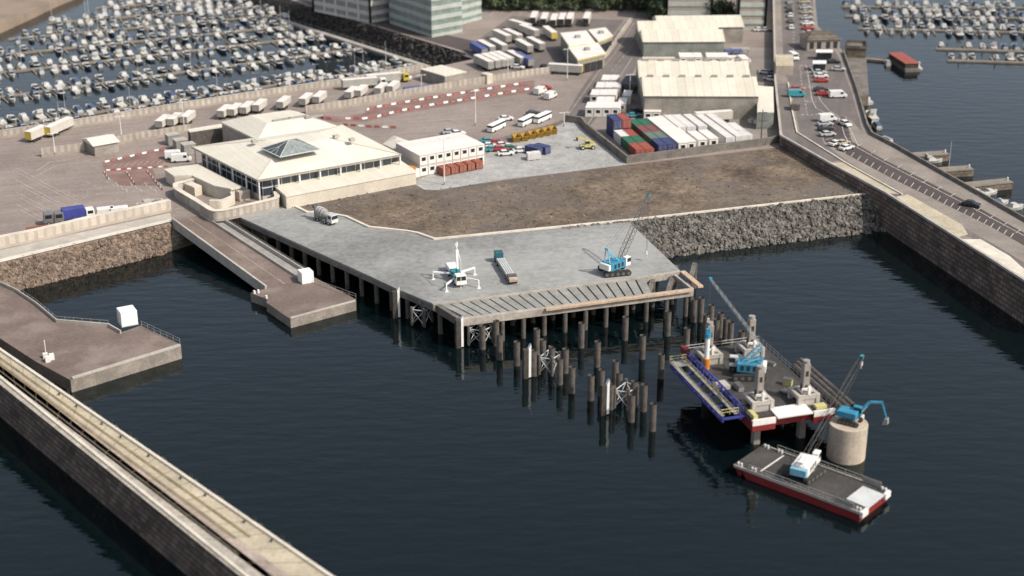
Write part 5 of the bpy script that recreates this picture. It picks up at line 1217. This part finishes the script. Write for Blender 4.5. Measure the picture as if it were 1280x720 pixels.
def tractor(t, x, m):                     # cab unit coupled to a trailer: parts of one lorry
    MB().box(x-3.6, x+2.4, -.5, .5, .6, 1.05).build('tractor_chassis', M['black'], t)
    cab_front(t, x+.4, x+2.6, 2.4, .7, 3.3, m)
    for xx in (x-2.4, x+1.5):
        for s in (-1,1): MB().tube((xx, s*1.05-.16,.5),(xx, s*1.05+.16,.5),.5,10).build('wheel', M['black'], t)
for a, b, m_, cm, l in (((914,151.5),(884,153.5),'trailer','white','white articulated lorry in front of the front warehouse'),((728,94),(694,92),'trailer_grey','black','grey articulated lorry with yellow tail leaving the lorry park'),((428,112.5),(452,110.5),'trailer_grey','white','grey articulated lorry nearest the marina sea wall'),((458,107),(478,105),'trailer_grey','yellow','second grey articulated lorry by the sea wall, with yellow cab')):
    p, q, an, L = seg(a, b, LZ); t = trailer(12.5, 2.75, m_, 'yellow' if 'tail' in l else 'grey_steel', label=l, name='articulated_lorry'); t['category'] = 'lorry'; t['group'] = 'articulated lorries'
    t.location = p + Vector((0,0,.03)); t.rotation_euler = (0,0,an); tractor(t, 13.2, cm)
fr_ = [(199,163.5),(213.5,161),(230,158),(276,150.5),(289,148.5),(304,146),(320,143),(350,139),(378,135),(395,132.5),(435,126.5),(447,124.5),(472,121.5),(487,119)]
for i, (x, y) in enumerate(fr_): put_trailer((x, y), (x+14, y-11), f'white box trailer in the slanted line behind the terminal, {ordn(i)} from left', 'trailer', h=2.25)
put_trailer((36,179),(62,168),'white and yellow box trailer at the left edge below the marina','trailer','yellow'); put_trailer((60,173),(90,159.5),'white and yellow box trailer beside the left end of the sea wall','trailer','yellow')
for i, (x, y) in enumerate(((614,90),(623,88.5),(631,87),(639,85.5))): put_trailer((x, y), (x-24, y-12), f'grey trailer in the set of four by the boundary wall, {ordn(i)} from left', 'trailer_grey', h=3.0)
pk = [((664,86),(637,72),'trailer_blue','blue trailer behind the four grey ones in the lorry park'),((654,84),(628,70),'trailer_grey','grey trailer beside the blue trailer in the lorry park'),((631,68),(598,50),'trailer_grey','long grey trailer on the left side of the lorry park'),((616,70),(590,56),'trailer_grey','grey trailer lowest at the left of the lorry park'),((606,73),(584,60),'trailer_blue','blue grey trailer against the dark embankment'),((650,55),(612,38),'trailer','pale trailer high on the left of the lorry park'),((636,56),(606,42),'trailer','pale trailer between the two left ones in the lorry park'),((663,69),(640,56),'trailer_grey','grey trailer in the middle of the lorry park'),((678,66),(655,54),'trailer_grey','grey trailer right of the middle one in the lorry park'),((671,49),(640,37),'trailer','pale trailer near the top of the lorry park'),((662,42),(630,33),'trailer','pale trailer topmost on the left of the lorry park'),((693,52),(678,41),'yellowbox','yellow fronted trailer in the upper middle of the lorry park')]
for a, b, m_, l in pk:
    if m_ == 'yellowbox': put_trailer(a, b, l, 'trailer', 'yellow', 2.75, 'trailers in the lorry park')
    else: put_trailer(a, b, l, m_, group='trailers in the lorry park')
for i, (x, y) in enumerate(((666,33),(679,34.5),(691,36),(701,35),(711,34.5),(732,34))): put_trailer((x, y), (x+4, y-10), f'white trailer end-on along the top row of the lorry park, {ordn(i)} from left', 'trailer', 'black', group='trailers in the lorry park')
# parked plant behind the left parapet
p = G(98,276,LZ); t = thing('box_lorry', 'blue box lorry standing behind the low parapet at left', 'lorry', p + Vector((0,0,.03)), R(25)); MB().box(-3.5,1.6,-1.2,1.2,1.0,3.4).build('box', M['navy'], t, bevel=.06); MB().box(-3.4,3.6,-.5,.5,.6,.98).build('chassis', M['black'], t); cab_front(t,1.8,3.8,2.2,.7,2.7,'white'); truck_wheels(t,(-2.4,2.6))
for i, (x, y) in enumerate(((71,280),(84,279))):
    p = G(x, y, LZ); t = thing('tractor_unit', f'dark lorry tractor unit behind the parapet, {["left","right"][i]} of the two', 'lorry', p + Vector((0,0,.03)), R(200)); MB().box(-3,2.6,-.5,.5,.6,1.0).build('chassis', M['black'], t); cab_front(t,.6,2.8,2.3,.7,3.0,'car_grey'); truck_wheels(t,(-2,1.8)); MB().cbox((-1.6,0,1.02),(1.4,1.0,.15)).build('coupling_plate', M['grey_steel'], t)
p = G(57,291,LZ); t = thing('flat_trailer', 'rust red flat trailer behind the parapet at the far left', 'trailer', p + Vector((0,0,.03)), R(25)); MB().box(-4,4,-1.2,1.2,.9,1.5).build('bed', M['brick_red'], t); truck_wheels(t,(-2.6,-1.3)); MB().box(2.4,2.6,-.8,.8,0,.89).build('landing_leg', M['grey_steel'], t)
p = G(525,114,LZ); t = thing('flat_trailer', 'dark blue low trailer beside the flat cream store', 'trailer', p + Vector((0,0,.03)), R(22)); MB().box(-5,5,-1.2,1.2,.8,1.5).build('bed', M['trailer_blue'], t); truck_wheels(t,(-3.4,-2.1)); MB().box(3.4,3.6,-.8,.8,0,.79).build('landing_leg', M['grey_steel'], t)
for k in range(7):
    p = G(176 + k*4.2, 259.5 - k*.8 + (k % 2)*1.6, LZ); tag(MB().cbox((p.x,p.y,LZ+.03),(1.9,1.3,1.0+.3*(k%3)), .3*k).build('pallet_stack', M['grey_steel' if k % 2 else 'concrete']), f'grey pallet of rails behind the right end of the parapet, {ordn(k)} from left', 'pallet', 'grey pallets behind the parapet', 'thing')
for k, (x, y, m_) in enumerate(((935,146,'white'),(941,149,'trailer'),(946,147,'white'),(940,153,'trailer'),(947,154,'white'),(957,146,'white'))):
    p = G(x, y, LZ); tag(MB().cbox((p.x,p.y,LZ+.03),(2.0,1.5,.8+.2*(k%2)), .2*k).build('pallet_stack', M[m_]), f'pale pallet stack under the lean-to end, {ordn(k)} of six from left', 'pallet', 'pale pallets by the lean-to', 'thing')
# site cabins in the yard
lb = Stock(cabin(6.2, 2.4, 2.75))
rows = [((736.7,747.5,758.3,769),146.5,'front'),((749.5,760.5),139.5,'second'),((742.5,753.5,764.2),130,'third'),((749,760,770),120.5,'fourth'),((756,766.5),111,'back')]
for xs, y, w in rows:
    for i, x in enumerate(xs): lb.put(G(x, y, LZ) + Vector((0,0,.03)), R(-9), f'white cabin in the {w} row of the yard beside the road, {ordn(i)} from left', group='white cabins in the yard')
for i, (x, y) in enumerate(((777,141),(783,131))): lb.put(G(x, y, LZ) + Vector((0,0,.03)), R(-9), f'white cabin in the short column right of the yard cabins, {["nearer","farther"][i]} one', group='white cabins in the yard')
for x, y, l in ((810,151.5,'white cabin left of the pair before the front warehouse'),(820.5,151.5,'white cabin right of the pair before the front warehouse'),(853.5,149,'single white cabin against the front wall of the front warehouse')): lb.put(G(x, y, LZ) + Vector((0,0,.03)), R(-5), l, group='white cabins in the yard')
for i, x in enumerate((854,863,873,888,896.5,906)): lb.put(G(x, 82, LZ) + Vector((0,0,.03)), R(-2), f'white cabin in the row behind the front warehouse roof, {ordn(i)} from left', group='white cabins in the yard')
lb.put(G(932,84.5,LZ) + Vector((0,0,.03)), R(8), 'single white cabin right of the blue racks behind the front warehouse', group='white cabins in the yard')
for i, (x, y, m_) in enumerate(((916,70,'trailer_blue'),(925,68,'trailer_grey'),(920,78,'white'),(926,83,'white'))):
    p = G(x, y, LZ); t = thing('storage_rack', f'{["blue","grey","white","white"][i]} topped storage rack beside the rear warehouse corner, {ordn(i)} of four', 'rack', p, R(3)); MB().box(-3,3,-1.2,1.2,1.6,2.1).build('shelf', M[m_], t); mb = MB()
    for xx in (-2.7,0,2.7): 
        for yy in (-1,1): mb.box(xx-.1,xx+.1,yy-.1,yy+.1,0,1.59)
    mb.build('posts', M['grey_steel'], t)
# shipping containers: along the diagonal of the yard
pd, qd, dan, DL = seg((768,163),(807,197.5), LZ); ddir = (qd - pd).normalized(); dn = Vector((-ddir.y, ddir.x, 0))
CT = {}
def put_cont(pos, m, label, L=6.06, w=2.44, h=2.6, group='shipping containers in the yard'):
    k = (m, L)
    if k not in CT: CT[k] = Stock(container(L, w, h, m))
    return CT[k].put(pos, dan + math.pi/2, label, group=group)   # long side runs back from the front end
colL = ['cont_red','cont_green','cont_red','cont_blue']; colR = ['cont_blue','cont_grey','cont_dullred','cont_green']
nmc = {'cont_red':'red','cont_green':'green','cont_white':'white','cont_blue':'blue','cont_grey':'grey green','cont_dullred':'dull red'}
step = 6.3
for blk, (fx, fy), cols in (('left', (806,198.5), colL), ('right', (834,192.5), colR)):
    f0 = G(fx, fy, LZ)
    for i, m_ in enumerate(cols):
        for j in range(2):
            for lv in range(2 if (blk == 'left' and i == 3) else 1):
                pos = f0 - ddir * (step * i) + dn * (2.56 * (j - .5)) + Vector((0,0,.03 + lv * 2.64))
                mm = m_ if lv == 0 else ('cont_red' if j == 1 else 'cont_blue')
                if i == 2 and j == 0 and blk == 'left': mm = 'cont_white'
                put_cont(pos, mm, f'{nmc[mm]} container in the {blk} coloured block, {ordn(i)} from front, {["left","right"][1-j]} file, {["bottom","top"][lv]}')
for i, (x, y, n_) in enumerate(((853.5,191,3),(864,189.5,3),(878,187,1),(892,185.5,1))):
    f0 = G(x, y, LZ)
    if i == 0: wc = Stock(cabin(8.4, 2.6, 2.75))
    for k in range(n_): wc.put(f0 - ddir * (8.55 * k) + Vector((0,0,.03)), dan + math.pi/2, f'long white cabin near the fill edge, {ordn(i)} file from left, {ordn(k)} from the front', group='long white cabins by the fill')
for i, (x, y, L, n_) in enumerate(((853,171.5,12.2,1),(864,171,12.2,1),(878,170.5,12.2,1),(912.5,185,12.2,2),(925,183.5,12.2,2),(934.5,182,12.2,1))):
    f0 = G(x, y, LZ)
    for k in range(n_): put_cont(f0 - ddir * (12.4 * k) + Vector((0,0,.03)), 'cont_white', f'tall white container beside the front warehouse yard, {ordn(i)} file from left' + (f', {["front","rear"][k]} one' if n_ > 1 else ''), L, 2.5, 2.95, 'tall white containers in the yard')
# skips and boxes on the pad
def skip(m):
    t = thing('skip', '', 'skip', (0,0,0), 0, 'yellow skips on the pad'); w = .9
    MB().add([(-1.3,-w,.1),(1.3,-w,.1),(1.3,w,.1),(-1.3,w,.1),(-2.0,-w,1.5),(2.0,-w,1.5),(2.0,w,1.5),(-2.0,w,1.5)], [(3,2,1,0),(0,1,5,4),(1,2,6,5),(2,3,7,6),(3,0,4,7)]).build('body', M[m], t)
    MB().wall([(-2,-w),(2,-w),(2,w),(-2,w)],1.45,1.6,.12,closed=True).build('rim', M[m], t)
    for s in (-1,1): MB().box(-.15,.15,s*w-.1,s*w+.1,.3,1.4).build('lifting_rib', M[m], t)
    return t
ss = Stock(skip('orange2')) if 'orange2' in M else None
M['skip'] = mat('ochre_skip_paint', (.42,.24,.03), .65, .15, .5, 3.0); ss = Stock(skip('skip'))
for i, (x, y) in enumerate(((645,176.5),(655,175),(664.5,172.5),(674,170.5),(683,168.5),(691,166.5))): ss.put(G(x, y, LZ) + Vector((0,0,.03)), R(100), f'open ochre skip in the row across the pad, {ordn(i)} from left')
b2 = Stock(container(4.4, 2.2, 2.1, 'cont_blue', 'storage_container', 'blue storage containers on the pad'))
M['cont_blue2'] = M['cont_blue']
for i, (x, y) in enumerate(((675,194.5),(685,193))): b2.put(G(x, y, LZ) + Vector((0,0,.03)), R(48), f'small blue storage container on the grey pad, {["left","right"][i]} of two')
g2 = Stock(container(2.3, 2.0, 1.8, 'cont_white', 'storage_box', 'grey boxes on the pad'))
for i, (x, y) in enumerate(((664.5,201),(671.5,200))): g2.put(G(x, y, LZ) + Vector((0,0,.03)), R(10), f'small pale storage box in front of the blue containers, {["left","right"][i]} of two')
# road barriers
def barrier(m):
    t = thing('road_barrier', '', 'barrier', (0,0,0), 0, 'red and white road barriers')
    smooth_profile(MB(), [(-.22,0),(.22,0),(.2,.14),(.09,.28),(.08,.55),(-.08,.55),(-.09,.28),(-.2,.14)], 1.55).build('body', M[m], t)
    mb = MB(); mb.box(-.23,.23,-.7,-.35,.0,.08); mb.box(-.23,.23,.35,.7,.0,.08); mb.build('foot_slot', M['black'], t); return t
M['barrier_red'] = mat('red_barrier_plastic', (.30,.075,.06), .5, .1, .5, 3.0); M['barrier_white'] = mat('white_barrier_plastic', (.74,.71,.67), .5, .06, .5, 3.0)
BS = {'barrier_white': Stock(barrier('barrier_white')), 'barrier_red': Stock(barrier('barrier_red'))}
BT = 0
def barriers(pts, row, pitch=2.0, pat=('white','red'), z=LZ, sc=None):
    P = GP(pts, z); ds = [0]
    for a, b in zip(P, P[1:]): ds.append(ds[-1] + (b-a).length)
    n = int(ds[-1] / pitch)
    for i in range(n):
        d = (i + .5) * pitch; k = max(j for j in range(len(P)-1) if ds[j] <= d); tt = (d - ds[k]) / (ds[k+1]-ds[k]); p = P[k].lerp(P[k+1], tt); e = P[k+1]-P[k]
        c_ = pat[i % len(pat)]
        BS['barrier_'+c_].put(p + Vector((0,0,.03)), math.atan2(e.y,e.x) - math.pi/2, f'{c_} plastic road barrier, {ordn(i)} from left in the {row}', scale=sc)
barriers([(458,139),(462,136),(500,129.5),(580,116.5),(663,103.5)], 'upper long row', 2.35)
barriers([(430,149),(455,149),(469,147.5),(480,144),(520,135),(600,122),(667,111)], 'lower long row', 2.35)
barriers([(401,147),(405,149),(417,149.5)], 'short row behind the terminal roof', 2.2, ('red','red','white'))
barriers([(427,156.5),(460,159),(503,160.5)], 'slanting row by the terminal', 2.3, ('red','red','white'))
barriers([(130,203.5),(172,194),(212,185)], 'row beside the pitched shed', 1.8, sc=.8)
barriers([(132,213.5),(212,208.5)], 'straight row ending at the annex', 1.3, ('white','red'), sc=.62)
barriers([(130,215),(137,226)], 'left short row on the red surface', 1.4, sc=.65); barriers([(158,215),(169,231)], 'middle short row on the red surface', 1.4, sc=.65); barriers([(184,214),(203,238)], 'right short row on the red surface', 1.4, sc=.65)
# lamp posts
def lamp(h):
    t = thing('lamp_post', '', 'lamp post', (0,0,0), 0, 'lamp posts')
    MB().tube((0,0,0),(0,0,h),.14,8,.08).build('column', M['white'], t); MB().tube((0,0,0),(0,0,.8),.22,8).build('base', M['grey_steel'], t)
    a = MB().beam((-1.1,0,h),(1.1,0,h),.1).build('arm', M['white'], t)
    for s in (-1,1): MB().box(s*1.1-.35,s*1.1+.35,-.18,.18,h-.12,h-.02+.04).build('lantern', M['chrome'], a)
    return t
ls = {}
for x, y, yt, l in ((69,194,165,'white lamp post by the boundary wall at far left'),(152,172,146,'white lamp post beyond the pitched shed'),(230,158,128,'white lamp post among the slanted trailers'),(594.5,157,112,'tall white lamp post on the open apron'),(555.5,231,172,'tall white lamp post in front of the cabin stack'),(709,101,60,'white lamp post by the lorry park gate'),(787,122,92,'white lamp post beside the dark slats'),(635,98,76,'white lamp post at the boundary wall by the grey trailers'),(527,114,92,'white lamp post in front of the flat cream store'),(705,158,142,'short white post at the top corner of the pad')):
    top = above(x, y, LZ, yt); h = round(top.z - LZ)
    if h not in ls: ls[h] = Stock(lamp(h))
    ls[h].put(G(x, y, LZ), R(20), l)
p = G(951,180,LZ); t = thing('utility_mast', 'dark utility mast with cross arms at the yard corner by the pier wall', 'mast', p)
MB().tube((0,0,0),(0,0,9.5),.2,8,.12).build('pole', M['lattice'], t)
for z in (8.6, 6.4, 4.4): MB().box(-1.2,1.2,-.1,.1,z,z+.2).build('cross_arm', M['lattice'], t)
p = G(1047,122.8,PZ)
block('pier_kiosk', 'small brown kiosk behind the teal van on the pier', 'kiosk', [(989,130),(1000,130),(1000,126),(989,126)], 2.0, 'pile_dark', 'dark_concrete', z=PZ)
# fence panels and people-sized bits along the breakwater: fender ladders
for i, t_ in enumerate((.13,.2,.3,.37,.47,.58,.66,.78,.86)):
    a = edgeN[2].lerp(edgeN[3], t_); d = (edgeN[3]-edgeN[2]); an = math.atan2(d.y, d.x)
    ld = thing('quay_ladder', f'dark ladder and fender on the harbour edge of the breakwater, {ordn(i)} from left', 'ladder', (a.x, a.y, 0), an, 'ladders along the breakwater edge')
    mb = MB()
    for s in (-.3,.3): mb.box(s-.05,s+.05,.3,.42,0,bz+1.0)
    for k in range(24): mb.box(-.25,.25,.32,.4,.3+k*.38,.36+k*.38)
    mb.build('ladder', M['black'], ld); MB().box(.8,1.6,.28,.7,1.0,bz+.2).build('fender', M['timber_dark'], ld)
    mb = MB(); mb.tube((-1.0,-.9,bz),(-1.0,-.9,bz+.35),.13,8); mb.tube((-1.0,-.9,bz+.3),(-1.0,-.9,bz+.42),.19,8); mb.build('bollard', M['black'], ld)
# ================================================================== marinas
M['hull_white'] = mat('white_gelcoat', (.49,.485,.465), .4, .06, .4, 2.0)
M['hull_navy'] = mat('navy_gelcoat', (.035,.05,.09), .4, .1, .4, 2.0)
M['hull_grey'] = mat('grey_gelcoat', (.30,.30,.29), .5, .1, .4, 2.0)
M['deck_cream'] = mat('cream_boat_deck', (.56,.52,.45), .6, .1, .4, 2.0)
M['canvas_blue'] = mat('blue_canvas', (.06,.10,.17), .85, .15, .5, 3.0)
M['canvas_grey'] = mat('grey_canvas', (.24,.26,.27), .85, .15, .5, 3.0)
M['pontoon'] = mat('pontoon_boards', (.22,.19,.155), .9, .15, .4, 2.0)
M['mast'] = mat('mast_alloy', (.55,.54,.52), .4, .05, .5, 2.0)
def hull_mesh(L, w, h, m, t, name='hull'):
    mb = MB(); st = [(-L/2,.82,0.0),(-L*.2,1.0,.0),(L*.1,1.0,.05),(L*.3,.78,.18),(L*.43,.42,.32),(L*.5,.03,.42)]
    vs = []
    for x, k, dzz in st:
        hw = w/2*k; vs += [(x*.96,-hw*.62,-.35),(x,-hw,h+dzz),(x,hw,h+dzz),(x*.96,hw*.62,-.35)]
    fs = []
    for i in range(len(st)-1):
        a, b = i*4, i*4+4
        fs += [(a,a+1,b+1,b),(a+2,a+3,b+3,b+2),(a+3,a,b,b+3)]
    fs += [(0,3,2,1)]
    mb.add(vs, fs); ho = mb.build(name, M[m], t)
    dk_ = MB(); vs = []
    for x, k, dzz in st: hw = w/2*k*.93; vs += [(x*.985,-hw,h+dzz-.06),(x*.985,hw,h+dzz-.06)]
    dk_.add(vs, [(i*2,i*2+1,i*2+3,i*2+2) for i in range(len(st)-1)]); dk_.build('deck', M['deck_cream'], t)
    return ho
def cruiser(L, w, hm, top='hull_white', cover=None, fly=False):
    t = thing('motor_boat', '', 'boat'); hull_mesh(L, w, 1.0, hm, t)
    if cover:
        MB().hexa([(-L*.46,-w*.42,1.0),(L*.12,-w*.42,1.0),(L*.12,w*.42,1.0),(-L*.46,w*.42,1.0)], [(-L*.44,-w*.3,2.0),(L*.02,-w*.26,2.2),(L*.02,w*.26,2.2),(-L*.44,w*.3,2.0)]).build('canvas_cover', M[cover], t)
    ca_b = MB().hexa([(-L*.14 if not cover else L*.02,-w*.4,1.0),(L*.28,-w*.32,1.05),(L*.28,w*.32,1.05),(-L*.14 if not cover else L*.02,w*.4,1.0)], [(-L*.1 if not cover else L*.03,-w*.32,2.1),(L*.12,-w*.28,2.1),(L*.12,w*.28,2.1),(-L*.1 if not cover else L*.03,w*.32,2.1)]).build('cabin', M[top], t)
    MB().hexa([(L*.13,-w*.27,1.99),(L*.245,-w*.29,1.28),(L*.245,w*.29,1.28),(L*.13,w*.27,1.99)], [(L*.135,-w*.27,2.06),(L*.258,-w*.29,1.32),(L*.258,w*.29,1.32),(L*.135,w*.27,2.06)]).build('windscreen', M['glass'], ca_b)
    if fly:
        MB().box(-L*.16,L*.02,-w*.28,w*.28,2.12,2.75).build('flybridge', M[top], t); MB().box(-L*.2,-L*.15,-w*.32,w*.32,2.12,3.4).build('radar_arch', M[top], t)
    else: MB().box(-L*.47,-L*.44,-w*.3,w*.3,.96,1.5).build('stern_rail', M['mast'], t)
    return t
def yacht(L, w, hm):
    t = thing('sailing_yacht', '', 'boat'); hull_mesh(L, w, .95, hm, t)
    MB().hexa([(-L*.2,-w*.28,.93),(L*.22,-w*.2,1.0),(L*.22,w*.2,1.0),(-L*.2,w*.28,.93)], [(-L*.18,-w*.22,1.4),(L*.12,-w*.16,1.4),(L*.12,w*.16,1.4),(-L*.18,w*.22,1.4)]).build('coachroof', M['hull_white'], t)
    MB().tube((L*.08,0,.95),(L*.08,0,11.0),.09,6,.06).build('mast', M['mast'], t)
    MB().tube((L*.06,0,2.0),(-L*.34,0,2.05),.17,6).build('boom_cover', M['canvas_blue'], t); return t
kinds = [('white motor boat with low cabin', lambda: cruiser(7.6,2.8,'hull_white')),('white flybridge cruiser', lambda: cruiser(9.6,3.3,'hull_white',fly=True)),('dark hulled motor boat with white cabin', lambda: cruiser(8.2,2.9,'hull_navy')),('white boat under a blue canvas cover', lambda: cruiser(8.0,2.9,'hull_white',cover='canvas_blue')),('white boat under a grey canvas cover', lambda: cruiser(7.4,2.7,'hull_white',cover='canvas_grey')),('grey hulled motor boat', lambda: cruiser(7.2,2.7,'hull_grey')),('white sailing yacht', lambda: yacht(9.2,3.0,'hull_white')),('navy sailing yacht', lambda: yacht(9.4,3.0,'hull_navy')),('dark flybridge cruiser', lambda: cruiser(10.0,3.4,'hull_navy',fly=True))]
KS = [None]*len(kinds); kw = [12,9,20,17,13,15,8,6,11]
br = random.Random(41)
def put_boat(k, pos, rz, label, group):
    if KS[k] is None: KS[k] = Stock(kinds[k][1]())
    o = KS[k].put((pos.x, pos.y, 0), rz, label, group=group); o.scale = (br.uniform(.7,.9),)*3; return o
PLAN = []
def pontoon_line(a, b, name, where, group, gap=.10, pitch=(3.3,4.8), both=True, off=5.4):
    A, B = G(*a, 0), G(*b, 0); d = (B-A); L = d.length; d.normalize(); n = Vector((-d.y,d.x,0)); an = math.atan2(d.y,d.x)
    t = thing('mooring_pontoon', f'narrow floating pontoon, {name} in the {where}', 'pontoon', (A.x,A.y,0), an, f'mooring pontoons of the {where}')
    MB().box(0,L,-.85,.85,-.2,.5).build('walkway', M['pontoon'], t)
    for k in range(int(L/12)):
        MB().tube((4+k*12,1.0,-3),(4+k*12,1.0,2.4),.2,8).build('mooring_post', M['pile'], t)
    for side, sn in (((1,'far side'),(-1,'near side')) if both else ((1,'far side'),)):
        s = br.uniform(2,4); i = 0; f = 0
        while s < L - 2:
            p = A + d*s
            px = 640 + FPX * p.x / (p.y*_c + CAM_H*_s); py = 360 + FPX * (p.y*_s - CAM_H*_c) / (p.y*_c + CAM_H*_s)
            if br.random() > gap and -25 < px < 1305 and py > -14:
                k = br.choices(range(len(kinds)), kw)[0]; flip = br.random() < .35
                PLAN.append((p.length, k, p + n*side*off*br.uniform(.88,1.0), an + (math.pi/2 if (side > 0) != flip else -math.pi/2) + br.uniform(-.06,.06), f'{kinds[k][0]}, {ordn(i)} from left, {sn}, {name}, {where}', group)); i += 1
            s += br.uniform(*pitch)
            f += 1
            if f % 2 == 0:
                MB().box(s-pitch[0]*.5-.3, s-pitch[0]*.5+.3, min(.86*side,7.0*side), max(.86*side,7.0*side), -.2,.4).build('finger', M['pontoon'], t)
lines = [((-40,166),(522,80.5),'first pontoon'),((-40,128),(452,61),'second pontoon'),((-40,97),(402,45.6),'third pontoon'),((-20,72),(372,32.5),'fourth pontoon'),((10,50),(362,18.5),'fifth pontoon'),((60,30),(340,8),'sixth pontoon'),((120,11),(320,-4),'seventh pontoon')]
for a, b, nm in lines: pontoon_line(a, b, nm, 'big marina', 'boats in the big left marina')
for a, b, nm in (((1052,9),(1300,11),'top pontoon'),((1056,21),(1300,24),'second pontoon'),((1073,36.5),(1300,42),'third pontoon')): pontoon_line(a, b, nm, 'right marina', 'boats in the right marina', .16)
for a, b, nm in (((1170,62),(1300,66),'fourth pontoon'),((1184,76.5),(1300,80),'lowest pontoon')): pontoon_line(a, b, nm, 'right marina', 'boats in the right marina', .1, both=False)
PLAN.sort(key=lambda e: e[0])
far = PLAN[288:]
for _, k, pos, rz, lab, grp in PLAN[:288]: put_boat(k, pos, rz, lab, grp)
if far:                                   # the farthest, smallest boats as one mass
    mats = []; mb = MB()
    for _, k, pos, rz, lab, grp in far:
        r0 = KS[k].root if KS[k] else None
        if r0 is None: continue
        Mw = Matrix.Translation((pos.x, pos.y, 0)) @ Matrix.Rotation(rz, 4, 'Z') @ Matrix.Scale(br.uniform(.76,.95), 4)
        for ch in r0.children_recursive:
            m_ = ch.data.materials[0]
            if m_ not in mats: mats.append(m_)
            mb.add([Mw @ v.co for v in ch.data.vertices], [tuple(p.vertices) for p in ch.data.polygons], mats.index(m_))
    tag(mb.build('distant_boats', mats), 'mass of small moored boats in the farthest rows of the marinas', 'boats', kind='stuff')
# long walkway along the rock bank
A, B = G(338,22,0), G(536,85.5,0); d = B - A; t = thing('walkway_pontoon', 'long pale walkway pontoon along the dark rock bank', 'pontoon', (A.x,A.y,0), math.atan2(d.y,d.x)); MB().box(0,d.length,-1.1,1.1,-.2,.7).build('walkway', M['concrete'], t)
r_ = MB(); rail_fence(r_, [(0,1.0,.7),(d.length,1.0,.7)], 1.1, 4); r_.build('railing', M['rail'], t)
# red float and its walkway
A, B = G(1082,75,0), G(1122,79,0); d = B-A; t = thing('walkway_pontoon', 'narrow dark walkway from the lower quay to the red float', 'pontoon', (A.x,A.y,0), math.atan2(d.y,d.x)); MB().box(0,d.length,-1.1,1.1,-.2,.7).build('walkway', M['pontoon'], t)
r_ = MB(); rail_fence(r_, [(0,1.0,.7),(d.length,1.0,.7)], 1.0, 4); r_.build('railing', M['rail'], t)
p = G(1128,82,0); t = thing('fuel_float', 'red roofed square float at the end of the narrow walkway', 'float', p, R(8)); MB().box(-2.6,2.6,-9,8,-.3,1.0).build('base', M['dark_concrete'], t); MB().box(-2.3,2.3,-8,7,1.01,2.6).build('hut', M['timber_dark'], t); MB().box(-2.5,2.5,-8.3,7.3,2.61,2.8).build('roof', M['cont_red'], t)
# stone fingers under the pier edge, and the boats around it
for i, (a, b) in enumerate((((1126,193),(1184,189.5)),((1156,212),(1214,208)),((1186,232),(1262,224)))):
    A, B = G(*a, 2.2), G(*b, 2.2); d = B-A; t = thing('stone_finger', f'stubby brown landing finger beyond the pier car park, {["farthest","middle","nearest"][i]} of three', 'jetty', (A.x,A.y,0), math.atan2(d.y,d.x), 'landing fingers beyond the pier')
    MB().box(0,d.length,-1.6,1.6,-2,1.7).build('body', M['stone_brown'], t); MB().box(0,d.length,-1.75,1.75,1.703,2.0).build('cap', M['pontoon'], t)
    mb = MB(); mb.tube((d.length-.6,0,2.0),(d.length-.6,0,2.8),.2,8); mb.build('bollard', M['white'], t)
sb_ = [(0,1083,128,100,'white boat moored under the pier edge, farthest of the four'),(1,1089,147,95,'big white cruiser moored under the pier edge above the beige boat'),(3,1095,159,95,'covered boat moored under the pier edge below the big cruiser'),(4,1106,177,120,'grey covered boat under the pier edge at its bend'),(1,1163,203,10,'white cruiser between the farthest and middle landing fingers'),(6,1182,220,15,'white yacht left of two by the middle landing finger'),(0,1194,218,10,'white boat right of two by the middle landing finger'),(1,1222,247,20,'white cruiser nearest the pier wall by the nearest finger'),(0,1236,243,25,'white motor boat right of the cruiser by the nearest finger'),(3,1248,256,20,'covered boat lowest beside the pier edge at right'),(0,1266,262,20,'white motor boat at the right edge below the fingers'),(1,1145,85,100,'white cruiser beside the red float'),(4,1109,81,85,'small covered boat by the walkway to the red float')]
for k, x, y, dg, l in sb_: put_boat(k, G(x, y, 0), R(dg), l, 'boats around the right pier')
